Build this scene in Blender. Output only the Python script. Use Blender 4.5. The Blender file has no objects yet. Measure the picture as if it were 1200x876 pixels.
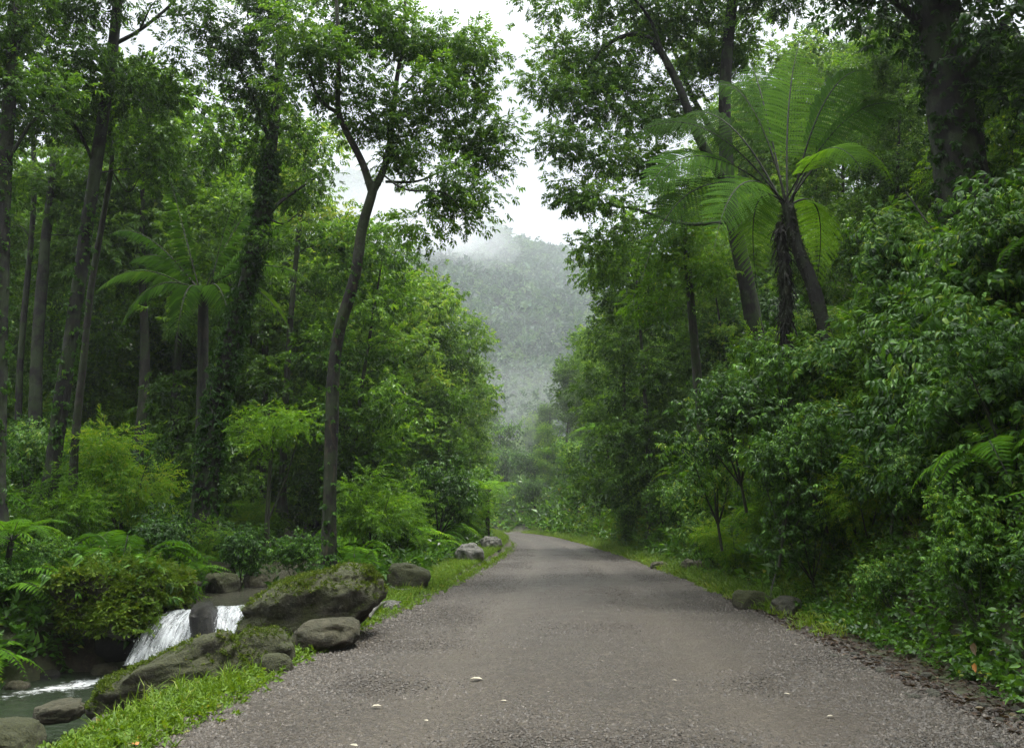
import bpy, math
import numpy as np

SC = bpy.context.scene
COL = SC.collection
rng = np.random.RandomState(11)

# ------------------------------------------------------------------ camera geometry
F = 940.0
TH = math.atan(159.0 / 940.0)
CT, ST = math.cos(TH), math.sin(TH)
CAM = np.array([0.0, 0.0, 1.6])


def ray(px, py):
    u = (px - 600.0) / F
    v = (438.0 - py) / F
    return np.array([u, CT - v * ST, ST + v * CT])


def P(px, py, Y):
    d = ray(px, py)
    return CAM + d * (Y / d[1])


def G(px, py, z=0.0):
    d = ray(px, py)
    return CAM + d * ((z - CAM[2]) / d[2])


def S(px, Y):
    """metres covered by px pixels at distance Y"""
    return px * Y / F


def nrm(a):
    return a / np.maximum(np.linalg.norm(a, axis=-1, keepdims=True), 1e-9)


# ------------------------------------------------------------------ noise
def _hash(ix, iy, iz):
    h = (ix * 374761393 + iy * 668265263 + iz * 1274126177) & 0x7FFFFFFF
    h = ((h ^ (h >> 13)) * 1103515245) & 0x7FFFFFFF
    h = ((h ^ (h >> 16)) * 12345679) & 0x7FFFFFFF
    return (h & 0xFFFFFF) / float(0xFFFFFF)


def vnoise(p):
    p = np.asarray(p, float)
    i = np.floor(p).astype(np.int64)
    f = p - i
    f = f * f * (3 - 2 * f)
    out = 0
    for dx in (0, 1):
        wx = f[..., 0] if dx else 1 - f[..., 0]
        for dy in (0, 1):
            wy = f[..., 1] if dy else 1 - f[..., 1]
            for dz in (0, 1):
                wz = f[..., 2] if dz else 1 - f[..., 2]
                out = out + wx * wy * wz * _hash(i[..., 0] + dx, i[..., 1] + dy, i[..., 2] + dz)
    return out * 2 - 1


def fbm(p, o=4):
    p = np.asarray(p, float)
    a, s, t = 1.0, 0.0, 0.0
    for k in range(o):
        s = s + a * vnoise(p * 2 ** k + 17.3 * k)
        t += a
        a *= 0.5
    return s / t


def sstep(a, b, x):
    t = np.clip((x - a) / (b - a), 0, 1)
    return t * t * (3 - 2 * t)


# ------------------------------------------------------------------ mesh helpers
class MB:
    def __init__(self):
        self.v, self.t, self.q, self.a, self.n = [], [], [], [], 0

    def add(self, v, tris=None, quads=None, tint=0.5):
        v = np.asarray(v, float).reshape(-1, 3)
        if len(v) == 0:
            return
        if tris is not None and len(tris):
            self.t.append(np.asarray(tris, np.int64).reshape(-1, 3) + self.n)
        if quads is not None and len(quads):
            self.q.append(np.asarray(quads, np.int64).reshape(-1, 4) + self.n)
        self.v.append(v)
        tt = np.asarray(tint, float)
        self.a.append(np.full(len(v), float(tt)) if tt.ndim == 0 else tt.reshape(-1))
        self.n += len(v)

    def mesh(self, name, mat, origin=(0, 0, 0), smooth=False, extra=None):
        v = np.concatenate(self.v) - np.asarray(origin, float)
        t = np.concatenate(self.t) if self.t else np.zeros((0, 3), np.int64)
        q = np.concatenate(self.q) if self.q else np.zeros((0, 4), np.int64)
        me = bpy.data.meshes.new(name)
        me.vertices.add(len(v))
        me.vertices.foreach_set('co', v.astype(np.float32).ravel())
        loops = np.concatenate([t.ravel(), q.ravel()]).astype(np.int32)
        me.loops.add(len(loops))
        me.loops.foreach_set('vertex_index', loops)
        npoly = len(t) + len(q)
        me.polygons.add(npoly)
        starts = np.concatenate([np.arange(len(t)) * 3, len(t) * 3 + np.arange(len(q)) * 4]).astype(np.int32)
        me.polygons.foreach_set('loop_start', starts)
        me.polygons.foreach_set('use_smooth', np.full(npoly, smooth, bool))
        at = me.attributes.new('tint', 'FLOAT', 'POINT')
        at.data.foreach_set('value', np.concatenate(self.a).astype(np.float32))
        if extra is not None:
            at = me.attributes.new(extra[0], 'FLOAT', 'POINT')
            at.data.foreach_set('value', np.asarray(extra[1], np.float32))
        me.update(calc_edges=True)
        me.validate()
        if mat is not None:
            me.materials.append(mat)
        return me


def link(name, me, parent=None, loc=None):
    o = bpy.data.objects.new(name, me)
    COL.objects.link(o)
    if parent is not None:
        o.parent = parent
    if loc is not None:
        o.location = loc
    return o


def tag(o, label=None, cat=None, group=None, kind=None):
    if label:
        o['label'] = label
    if cat:
        o['category'] = cat
    if group:
        o['group'] = group
    if kind:
        o['kind'] = kind
    return o


def thing(name, label, cat, loc, group=None):
    o = bpy.data.objects.new(name, None)
    o.empty_display_size = 0.2
    COL.objects.link(o)
    o.location = loc
    return tag(o, label, cat, group)


def dup(root, loc, rotz, scale, label, group=None, tilt=(0, 0)):
    r = root.copy()
    COL.objects.link(r)
    r.location = loc
    r.rotation_euler = (tilt[0], tilt[1], rotz)
    r.scale = scale if isinstance(scale, (tuple, list)) else (scale,) * 3
    r['label'] = label
    if 'group' in r:
        del r['group']
    if group:
        r['group'] = group
    for ch in root.children:
        c = ch.copy()
        COL.objects.link(c)
        c.parent = r
    return r


# ------------------------------------------------------------------ node helpers
def newmat(name):
    m = bpy.data.materials.new(name)
    m.use_nodes = True
    nt = m.node_tree
    nt.nodes.clear()
    out = nt.nodes.new('ShaderNodeOutputMaterial')
    return m, nt, out


def N(nt, typ, **kw):
    n = nt.nodes.new(typ)
    for k, v in kw.items():
        if k.startswith('i_'):
            n.inputs[k[2:].replace('_', ' ')].default_value = v
        else:
            setattr(n, k, v)
    return n


def ramp(nt, fac, stops):
    n = nt.nodes.new('ShaderNodeValToRGB')
    e = n.color_ramp.elements
    while len(e) < len(stops):
        e.new(0.5)
    for el, (p, c) in zip(e, stops):
        el.position = p
        el.color = (c[0], c[1], c[2], 1)
    nt.links.new(fac, n.inputs['Fac'])
    return n.outputs['Color']


def noise(nt, scale, detail=4, rough=0.55, vec=None, dist=0.0):
    n = N(nt, 'ShaderNodeTexNoise')
    n.inputs['Scale'].default_value = scale
    n.inputs['Detail'].default_value = detail
    n.inputs['Roughness'].default_value = rough
    n.inputs['Distortion'].default_value = dist
    if vec is not None:
        nt.links.new(vec, n.inputs['Vector'])
    return n.outputs['Fac']


def mixc(nt, fac, a, b, mode='MIX'):
    n = nt.nodes.new('ShaderNodeMix')
    n.data_type = 'RGBA'
    n.blend_type = mode
    for s, val in ((n.inputs[0], fac), (n.inputs[6], a), (n.inputs[7], b)):
        if hasattr(val, 'is_linked') or hasattr(val, 'links'):
            nt.links.new(val, s)
        elif isinstance(val, (int, float)):
            s.default_value = val
        else:
            s.default_value = (val[0], val[1], val[2], 1)
    return n.outputs[2]


def math_(nt, op, a, b=0.0, clamp=False):
    n = nt.nodes.new('ShaderNodeMath')
    n.operation = op
    n.use_clamp = clamp
    for s, val in ((n.inputs[0], a), (n.inputs[1], b)):
        if isinstance(val, (int, float)):
            s.default_value = val
        else:
            nt.links.new(val, s)
    return n.outputs[0]


def attr(nt, name):
    n = nt.nodes.new('ShaderNodeAttribute')
    n.attribute_name = name
    return n.outputs['Fac']


def bump(nt, h, strength, dist=0.02):
    n = nt.nodes.new('ShaderNodeBump')
    n.inputs['Strength'].default_value = strength
    n.inputs['Distance'].default_value = dist
    nt.links.new(h, n.inputs['Height'])
    return n.outputs['Normal']


def objco(nt):
    return nt.nodes.new('ShaderNodeTexCoord').outputs['Object']


def leaf_mat(name, cols, trans=0.35, rough=0.42, spec=0.32, var=0.42):
    """cols: dark, mid, light, rare (yellowing)"""
    m, nt, out = newmat(name)
    t = attr(nt, 'tint')
    info = nt.nodes.new('ShaderNodeObjectInfo')
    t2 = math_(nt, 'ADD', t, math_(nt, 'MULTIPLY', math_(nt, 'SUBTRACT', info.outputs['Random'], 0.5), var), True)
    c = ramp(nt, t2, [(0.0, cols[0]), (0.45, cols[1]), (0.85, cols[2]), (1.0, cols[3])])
    p = N(nt, 'ShaderNodeBsdfPrincipled')
    nt.links.new(c, p.inputs['Base Color'])
    p.inputs['Roughness'].default_value = rough
    p.inputs['Specular IOR Level'].default_value = spec
    tr = N(nt, 'ShaderNodeBsdfTranslucent')
    tc = mixc(nt, 1.0, c, (1.45, 1.35, 0.45), 'MULTIPLY')
    nt.links.new(tc, tr.inputs['Color'])
    mx = N(nt, 'ShaderNodeMixShader')
    mx.inputs['Fac'].default_value = trans
    nt.links.new(p.outputs[0], mx.inputs[1])
    nt.links.new(tr.outputs[0], mx.inputs[2])
    nt.links.new(mx.outputs[0], out.inputs['Surface'])
    return m


def bark_mat(name, c0, c1, moss=0.3, lichen=0.3):
    m, nt, out = newmat(name)
    co = objco(nt)
    mp = N(nt, 'ShaderNodeMapping')
    mp.inputs['Scale'].default_value = (1, 1, 0.3)
    nt.links.new(co, mp.inputs['Vector'])
    n1 = noise(nt, 7, 8, 0.72, mp.outputs[0], 0.3)
    n2 = noise(nt, 2.2, 4, 0.6, co)
    n3 = noise(nt, 7.0, 5, 0.65, co)
    c = ramp(nt, n1, [(0.38, tuple(q * 0.6 for q in c0)), (0.52, c0), (0.66, tuple(q * 1.35 for q in c1))])
    f1 = math_(nt, 'MULTIPLY', ramp(nt, n2, [(0.45, (0, 0, 0)), (0.56, (1, 1, 1))]), min(1.0, moss * 1.5))
    c = mixc(nt, f1, c, (0.024, 0.042, 0.009))
    f2 = math_(nt, 'MULTIPLY', ramp(nt, n3, [(0.58, (0, 0, 0)), (0.66, (1, 1, 1))]), lichen)
    c = mixc(nt, f2, c, (0.06, 0.066, 0.045))
    p = N(nt, 'ShaderNodeBsdfPrincipled')
    nt.links.new(c, p.inputs['Base Color'])
    p.inputs['Roughness'].default_value = 0.8
    nt.links.new(bump(nt, n1, 1.0, 0.06), p.inputs['Normal'])
    nt.links.new(p.outputs[0], out.inputs['Surface'])
    return m


def rock_mat(name, c0, c1, moss=0.8, rough=0.75, lichen=0.5):
    m, nt, out = newmat(name)
    co = objco(nt)
    n1 = noise(nt, 9, 10, 0.72, co, 0.3)
    n2 = noise(nt, 3.0, 8, 0.68, co, 0.5)
    n3 = noise(nt, 11, 5, 0.6, co)
    n4 = noise(nt, 60, 4, 0.7, co)
    c = ramp(nt, n1, [(0.34, tuple(q * 0.6 for q in c0)), (0.5, tuple((q + w) / 2 for q, w in zip(c0, c1))), (0.68, tuple(q * 1.35 for q in c1))])
    f3 = math_(nt, 'MULTIPLY', ramp(nt, n3, [(0.6, (0, 0, 0)), (0.66, (1, 1, 1))]), lichen)
    c = mixc(nt, f3, c, (0.27, 0.26, 0.2))
    geo = nt.nodes.new('ShaderNodeNewGeometry')
    sx = nt.nodes.new('ShaderNodeSeparateXYZ')
    nt.links.new(geo.outputs['Normal'], sx.inputs[0])
    up = math_(nt, 'ADD', math_(nt, 'MULTIPLY', sx.outputs['Z'], 0.45), n2)
    vc = N(nt, 'ShaderNodeTexVoronoi')
    vc.feature = 'DISTANCE_TO_EDGE'
    vc.inputs['Scale'].default_value = 3.2
    nv = N(nt, 'ShaderNodeVectorMath')
    nv.operation = 'ADD'
    nt.links.new(co, nv.inputs[0])
    nn_ = N(nt, 'ShaderNodeTexNoise')
    nn_.inputs['Scale'].default_value = 4.0
    nt.links.new(co, nn_.inputs['Vector'])
    nt.links.new(nn_.outputs['Color'], nv.inputs[1])
    nt.links.new(nv.outputs[0], vc.inputs['Vector'])
    crk = ramp(nt, vc.outputs['Distance'], [(0.0, (0.25, 0.25, 0.25)), (0.035, (1, 1, 1))])
    c = mixc(nt, 0.7, c, crk, 'MULTIPLY')
    mf = math_(nt, 'MULTIPLY', ramp(nt, up, [(0.37, (0, 0, 0)), (0.62, (1, 1, 1))]), min(1.0, moss * 1.15))
    mc = ramp(nt, n4, [(0.3, (0.012, 0.016, 0.004)), (0.52, (0.04, 0.046, 0.009)), (0.75, (0.085, 0.088, 0.02))])
    c = mixc(nt, mf, c, mc)
    p = N(nt, 'ShaderNodeBsdfPrincipled')
    nt.links.new(c, p.inputs['Base Color'])
    p.inputs['Roughness'].default_value = rough
    h = math_(nt, 'ADD', n1, math_(nt, 'MULTIPLY', n4, 0.35))
    nt.links.new(bump(nt, h, 1.0, 0.09), p.inputs['Normal'])
    nt.links.new(p.outputs[0], out.inputs['Surface'])
    return m


# ------------------------------------------------------------------ materials
M = {}
M['leaf_canopy'] = leaf_mat('canopy_leaf', [(0.0193, 0.0499, 0.0068), (0.0560, 0.1381, 0.0161), (0.1710, 0.3423, 0.0349), (0.2417, 0.3581, 0.0447)], 0.42, 0.42)
M['leaf_main'] = leaf_mat('main_leaf', [(0.0193, 0.0499, 0.0068), (0.0560, 0.1381, 0.0176), (0.1613, 0.3232, 0.0373), (0.2097, 0.3418, 0.0532)], 0.42, 0.4)
M['leaf_bright'] = leaf_mat('bright_leaf', [(0.0416, 0.1023, 0.0072), (0.0927, 0.2154, 0.0137), (0.1660, 0.3167, 0.0180), (0.2486, 0.3399, 0.0310)], 0.45, 0.45)
M['leaf_far'] = leaf_mat('far_leaf', [(0.0260, 0.0628, 0.0116), (0.0677, 0.1477, 0.0245), (0.1803, 0.3289, 0.0490), (0.2699, 0.3390, 0.0711)], 0.4, 0.5)
M['leaf_hill'] = leaf_mat('hill_leaf', [(0.012, 0.034, 0.022), (0.035, 0.085, 0.046), (0.085, 0.16, 0.075), (0.11, 0.17, 0.08)], 0.25, 0.6, 0.2)
M['leaf_dark'] = leaf_mat('dark_leaf', [(0.0125, 0.0381, 0.0061), (0.0366, 0.1050, 0.0128), (0.1178, 0.2662, 0.0292), (0.1941, 0.2898, 0.0355)], 0.34, 0.45, 0.3)
M['leaf_shrub'] = leaf_mat('shrub_leaf', [(0.0164, 0.0499, 0.0061), (0.0520, 0.1381, 0.0152), (0.1613, 0.3423, 0.0292), (0.2591, 0.3581, 0.0355)], 0.36, 0.4)
M['leaf_fern'] = leaf_mat('fern_leaf', [(0.0229, 0.0594, 0.0065), (0.0534, 0.1395, 0.0145), (0.1555, 0.3212, 0.0332), (0.2080, 0.3030, 0.0507)], 0.45, 0.8, 0.06)
M['leaf_grass'] = leaf_mat('grass_leaf', [(0.0374, 0.0801, 0.0084), (0.0874, 0.1663, 0.0137), (0.1560, 0.2526, 0.0210), (0.2496, 0.2464, 0.0630)], 0.35, 0.5, 0.25, 0.0)
M['leaf_moss'] = leaf_mat('moss_leaf', [(0.026, 0.048, 0.005), (0.062, 0.1, 0.009), (0.13, 0.175, 0.014), (0.2, 0.2, 0.034)], 0.25, 0.7, 0.2, 0.0)
M['leaf_cover'] = leaf_mat('cover_leaf', [(0.0142, 0.0393, 0.0061), (0.0439, 0.1187, 0.0120), (0.1353, 0.2961, 0.0280), (0.2417, 0.2898, 0.0355)], 0.35, 0.4, 0.5, 0.0)
M['leaf_mound'] = leaf_mat('mound_leaf', [(0.02, 0.045, 0.006), (0.06, 0.115, 0.01), (0.13, 0.2, 0.016), (0.17, 0.19, 0.03)], 0.3, 0.6, 0.2, 0.0)
M['leaf_dry'] = leaf_mat('dry_leaf', [(0.02, 0.014, 0.009), (0.045, 0.028, 0.017), (0.085, 0.055, 0.032), (0.15, 0.12, 0.075)], 0.2, 0.6, 0.3, 0.0)
M['bark'] = bark_mat('bark_dark', (0.0041, 0.0034, 0.0026), (0.0134, 0.0111, 0.0082), 0.5, 0.35)
M['bark_main'] = bark_mat('bark_red_brown', (0.007, 0.0055, 0.004), (0.055, 0.038, 0.026), 0.45, 0.5)
M['bark_pale'] = bark_mat('bark_pale', (0.0195, 0.0172, 0.0130), (0.0474, 0.0418, 0.0321), 0.5, 0.4)
M['bark_fern'] = bark_mat('bark_fern', (0.005, 0.004, 0.003), (0.018, 0.013, 0.008), 0.25, 0.0)
M['stem'] = bark_mat('stem', (0.018, 0.021, 0.007), (0.036, 0.036, 0.015), 0.4, 0.0)
M['rachis'] = bark_mat('rachis', (0.007, 0.008, 0.003), (0.018, 0.021, 0.007), 0.2, 0.0)
M['rock_moss'] = rock_mat('rock_mossy', (0.022, 0.020, 0.012), (0.074, 0.065, 0.043), 0.85, 0.75, 0.6)
M['rock_grey'] = rock_mat('rock_grey', (0.043, 0.042, 0.034), (0.105, 0.099, 0.081), 0.3, 0.7, 0.3)
M['rock_pale'] = rock_mat('rock_pale', (0.074, 0.074, 0.068), (0.211, 0.205, 0.192), 0.25, 0.8, 0.6)
M['rock_wet'] = rock_mat('rock_wet', (0.005, 0.005, 0.005), (0.019, 0.017, 0.016), 0.15, 0.25, 0.0)
M['rock_brown'] = rock_mat('rock_brown', (0.031, 0.026, 0.017), (0.099, 0.081, 0.056), 0.45, 0.8, 0.5)

# ------------------------------------------------------------------ road, stream, terrain
EDGE_L = np.array([(-5.3, -9.0)] + [tuple(G(*p)[:2]) for p in
                  [(215, 876), (345, 778), (450, 727), (545, 681), (588, 655), (603, 644), (604, 637), (594, 630.5), (575, 626.5)]]
                  + [(-6.5, 59.5), (-14.0, 66.0), (-25.0, 74.0), (-60.0, 92.0)])
EDGE_R = np.array([(4.0, -9.0)] + [tuple(G(*p)[:2]) for p in
                  [(1215, 869), (1040, 786), (870, 706), (740, 655), (690, 639.5), (658, 630.5), (632, 626.2), (606, 624.0)]]
                  + [(-3.5, 62.5), (-11.0, 70.0), (-23.0, 79.0), (-60.0, 99.0)])
def smooth_poly(poly, it=2):
    for _ in range(it):
        a = poly[:-1] * 0.75 + poly[1:] * 0.25
        b = poly[:-1] * 0.25 + poly[1:] * 0.75
        poly = np.concatenate([poly[:1], np.stack([a, b], 1).reshape(-1, 2), poly[-1:]])
    return poly


EDGE_L = smooth_poly(EDGE_L)
EDGE_R = smooth_poly(EDGE_R)
STREAM = np.array([(-7.0, -4, 2.2), (-6.5, 2, 2.0), (-6.25, 6, 1.85), (-6.05, 9, 1.75), (-6.0, 11, 1.7), (-5.75, 13.0, 1.25),
                   (-5.1, 13.9, 0.85), (-5.1, 15, 0.95), (-4.95, 17, 0.95), (-5.6, 22, 1.0), (-7.5, 30, 1.0), (-12, 45, 1.0), (-30, 60, 1.0)])
WL, WU = -0.95, -0.05


def sdist(poly, x, y):
    """signed distance to a polyline, positive on its left"""
    p = np.stack([x, y], -1)
    best = np.full(x.shape, 1e9)
    sg = np.ones(x.shape)
    for a, b in zip(poly[:-1], poly[1:]):
        ab = b - a
        L = np.dot(ab, ab)
        ap = p - a
        t = np.clip((ap @ ab) / L, 0, 1)
        d = ap - t[..., None] * ab
        dd = np.hypot(d[..., 0], d[..., 1])
        c = ab[0] * ap[..., 1] - ab[1] * ap[..., 0]
        m = dd < best - 1e-6
        best = np.where(m, dd, best)
        sg = np.where(m, np.sign(c), sg)
    return best * sg


def stream_d(x, y):
    """distance from the bank line (negative inside the water)"""
    p = np.stack([x, y], -1)
    best = np.full(x.shape, 1e9)
    for a, b in zip(STREAM[:-1], STREAM[1:]):
        ab = (b - a)[:2]
        ap = p - a[:2]
        t = np.clip((ap @ ab) / np.dot(ab, ab), 0, 1)
        d = ap - t[..., None] * ab
        dd = np.hypot(d[..., 0], d[..., 1]) - (a[2] + t * (b[2] - a[2]))
        best = np.minimum(best, dd)
    return best


def H(x, y):
    x = np.atleast_1d(np.asarray(x, float))
    y = np.atleast_1d(np.asarray(y, float))
    dl = sdist(EDGE_L, x, y)
    dr = -sdist(EDGE_R, x, y)
    nz = fbm(np.stack([x * 0.35, y * 0.35, 0 * x], -1), 3)
    nz2 = fbm(np.stack([x * 1.7, y * 1.7, 0 * x + 5], -1), 3)
    # right slope
    r = np.maximum(dr - 0.55, 0)
    zr = 0.3 * np.minimum(r, 0.5) + 1.75 * np.maximum(r - 0.3, 0)
    zr = np.where(zr > 4.2, 4.2 + (zr - 4.2) * 0.6, zr)
    zr = np.where(zr > 24, 24 + (zr - 24) * 0.2, zr)
    zr = zr * (1 - 0.6 * sstep(44, 70, y))
    zr = zr + sstep(0.6, 2.5, r) * (0.5 * nz + 0.12 * nz2)
    # left bank
    lo = np.maximum(dl - 5.6, 0)
    zl = -0.09 * np.clip(dl - 0.5, 0, 2.5) - 0.5 * np.clip(dl - 0.8, 0, 1.7) * (1 - sstep(11.0, 13.5, y)) + 0.30 * lo + 0.05 * np.maximum(lo - 8, 0)
    zl = np.where(zl > 16, 16 + (zl - 16) * 0.2, zl)
    zl = zl + sstep(0.8, 2.0, dl) * (0.16 * nz + 0.06 * nz2) * (1 + 0.15 * np.minimum(lo, 10))
    sd = stream_d(x, y)
    lev = WL + (WU - WL) * sstep(13.35, 13.75, y) + 0.012 * np.maximum(y - 14, 0)
    bed = lev - 0.32 + 0.1 * nz2
    k = sstep(-0.35, 0.75, sd + 0.25 * nz2)
    zl = np.where(dl > 0.3, bed * (1 - k) + np.maximum(zl, lev + 0.06) * k, zl)
    z = np.where(dr > 0, zr, np.where(dl > 0, zl, 0.0))
    far = sstep(72, 100, y)
    z = z * (1 - far) + far * 0.5
    return z


def h1(x, y):
    return float(H(np.array([x]), np.array([y]))[0])


def axis(lo, hi, step, far_lo, far_hi, grow=1.12):
    mid = list(np.arange(lo, hi + 1e-6, step))
    a, s = [], step
    c = lo
    while c > far_lo:
        s *= grow
        c -= s
        a.append(c)
    b, s = [], step
    c = mid[-1]
    while c < far_hi:
        s *= grow
        c += s
        b.append(c)
    return np.array(a[::-1] + mid + b)


def grid_mesh(X, Y):
    nx, ny = len(X), len(Y)
    i = np.arange(nx - 1)[None, :] + nx * np.arange(ny - 1)[:, None]
    q = np.stack([i, i + 1, i + 1 + nx, i + nx], -1).reshape(-1, 4)
    return q


gx = axis(-11, 10, 0.2, -1900, 1900)
gy = axis(3, 34, 0.22, -60, 2500)
GX, GY = np.meshgrid(gx, gy)
GZ = H(GX.ravel(), GY.ravel()) - 0.012
mb = MB()
mb.add(np.stack([GX.ravel(), GY.ravel(), GZ], -1), quads=grid_mesh(gx, gy))
m, nt, out = newmat('forest_soil')
co = objco(nt)
n1 = noise(nt, 1.3, 6, 0.6, co)
n2 = noise(nt, 18, 5, 0.65, co)
c = ramp(nt, n2, [(0.3, (0.012, 0.01, 0.006)), (0.55, (0.04, 0.03, 0.018)), (0.8, (0.09, 0.07, 0.045))])
c = mixc(nt, ramp(nt, n1, [(0.42, (0, 0, 0)), (0.6, (0.8, 0.8, 0.8))]), c, (0.035, 0.05, 0.012))
p = N(nt, 'ShaderNodeBsdfPrincipled')
nt.links.new(c, p.inputs['Base Color'])
p.inputs['Roughness'].default_value = 0.85
nt.links.new(bump(nt, n2, 0.8, 0.04), p.inputs['Normal'])
nt.links.new(p.outputs[0], out.inputs['Surface'])
M['soil'] = m
tag(link('ground', mb.mesh('ground', m, smooth=True)), kind='structure')


# road sheet: resample both edges by fraction
def resample(poly, n):
    d = np.r_[0, np.cumsum(np.hypot(*np.diff(poly, axis=0).T))]
    return np.stack([np.interp(np.linspace(0, d[-1], n), d, poly[:, k]) for k in (0, 1)], -1)


RL, RR = resample(EDGE_L, 420), resample(EDGE_R, 420)
W = np.linspace(-0.035, 1.035, 33)
wob = 0.0
v = []
for k, w in enumerate(W):
    pt = RL * (1 - w) + RR * w
    if k in (0, 32):
        nn = vnoise(np.stack([pt[:, 0] * 1.8, pt[:, 1] * 1.8, pt[:, 0] * 0 + k], -1))
        off = nrm(RR - RL) * (0.16 * nn)[:, None]
        pt = pt + off
    crown = 0.035 * (1 - (2 * w - 1) ** 2) - 0.03 * (math.exp(-((w - 0.27) / 0.08) ** 2) + math.exp(-((w - 0.7) / 0.08) ** 2))
    z = crown + 0.012 * fbm(np.stack([pt[:, 0] * 0.9, pt[:, 1] * 0.9, pt[:, 0] * 0], -1), 3)
    z = z + 0.012
    v.append(np.stack([pt[:, 0], pt[:, 1], z if 0 < k < 32 else z * 0 - 0.004], -1))
v = np.stack(v, 1).reshape(-1, 3)
mb = MB()
mb.add(v, quads=grid_mesh(W, np.arange(420)), tint=np.tile(W, 420))
m, nt, out = newmat('gravel_road')
co = objco(nt)
wv = attr(nt, 'tint')
vo = N(nt, 'ShaderNodeTexVoronoi')
vo.inputs['Scale'].default_value = 30
nt.links.new(co, vo.inputs['Vector'])
vo2 = N(nt, 'ShaderNodeTexVoronoi')
vo2.inputs['Scale'].default_value = 62
nt.links.new(co, vo2.inputs['Vector'])
sepc = nt.nodes.new('ShaderNodeSeparateColor')
nt.links.new(vo.outputs['Color'], sepc.inputs[0])
sepd = nt.nodes.new('ShaderNodeSeparateColor')
nt.links.new(vo2.outputs['Color'], sepd.inputs[0])
c = ramp(nt, sepc.outputs[0], [(0.0, (0.012, 0.01, 0.008)), (0.5, (0.06, 0.053, 0.045)), (0.8, (0.12, 0.108, 0.095)), (1.0, (0.26, 0.24, 0.22))])
c2 = ramp(nt, sepd.outputs[0], [(0.0, (0.018, 0.015, 0.012)), (0.6, (0.07, 0.062, 0.053)), (1.0, (0.2, 0.18, 0.16))])
c = mixc(nt, 0.5, c, c2)
big = noise(nt, 0.5, 5, 0.6, co)
c = mixc(nt, ramp(nt, big, [(0.42, (0.000, 0.000, 0.000)), (0.62, (0.310, 0.310, 0.310))]), c, (0.084, 0.065, 0.046))
mid = noise(nt, 2.6, 4, 0.6, co)
c = mixc(nt, math_(nt, 'MULTIPLY', mid, 0.45), c, (0.046, 0.040, 0.034))
# compacted wheel tracks are finer and paler
trk = ramp(nt, wv, [(0.14, (0.000, 0.000, 0.000)), (0.27, (0.620, 0.620, 0.620)), (0.4, (0.062, 0.062, 0.062)), (0.58, (0.062, 0.062, 0.062)), (0.7, (0.620, 0.620, 0.620)), (0.84, (0.000, 0.000, 0.000))])
dmp = ramp(nt, noise(nt, 0.8, 3, 0.5, co, 0.6), [(0.55, (0, 0, 0)), (0.7, (0.45, 0.45, 0.45))])
c = mixc(nt, dmp, c, (0.045, 0.04, 0.034))
c = mixc(nt, math_(nt, 'MULTIPLY', trk, 0.55), c, (0.17, 0.158, 0.142))
p = N(nt, 'ShaderNodeBsdfPrincipled')
c = mixc(nt, 1.0, c, (0.46, 0.415, 0.33), 'MULTIPLY')
nt.links.new(c, p.inputs['Base Color'])
p.inputs['Specular IOR Level'].default_value = 0.4
nt.links.new(math_(nt, 'ADD', math_(nt, 'MULTIPLY', mid, 0.3), 0.38), p.inputs['Roughness'])
hh = math_(nt, 'SUBTRACT', math_(nt, 'MULTIPLY', vo.outputs['Distance'], -1.0), math_(nt, 'MULTIPLY', vo2.outputs['Distance'], 0.6))
nt.links.new(bump(nt, hh, 0.9, 0.02), p.inputs['Normal'])
nt.links.new(p.outputs[0], out.inputs['Surface'])
tag(link('road', mb.mesh('road', m, smooth=True)), kind='structure')


def road_z(x, y):
    return 0.03


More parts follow.
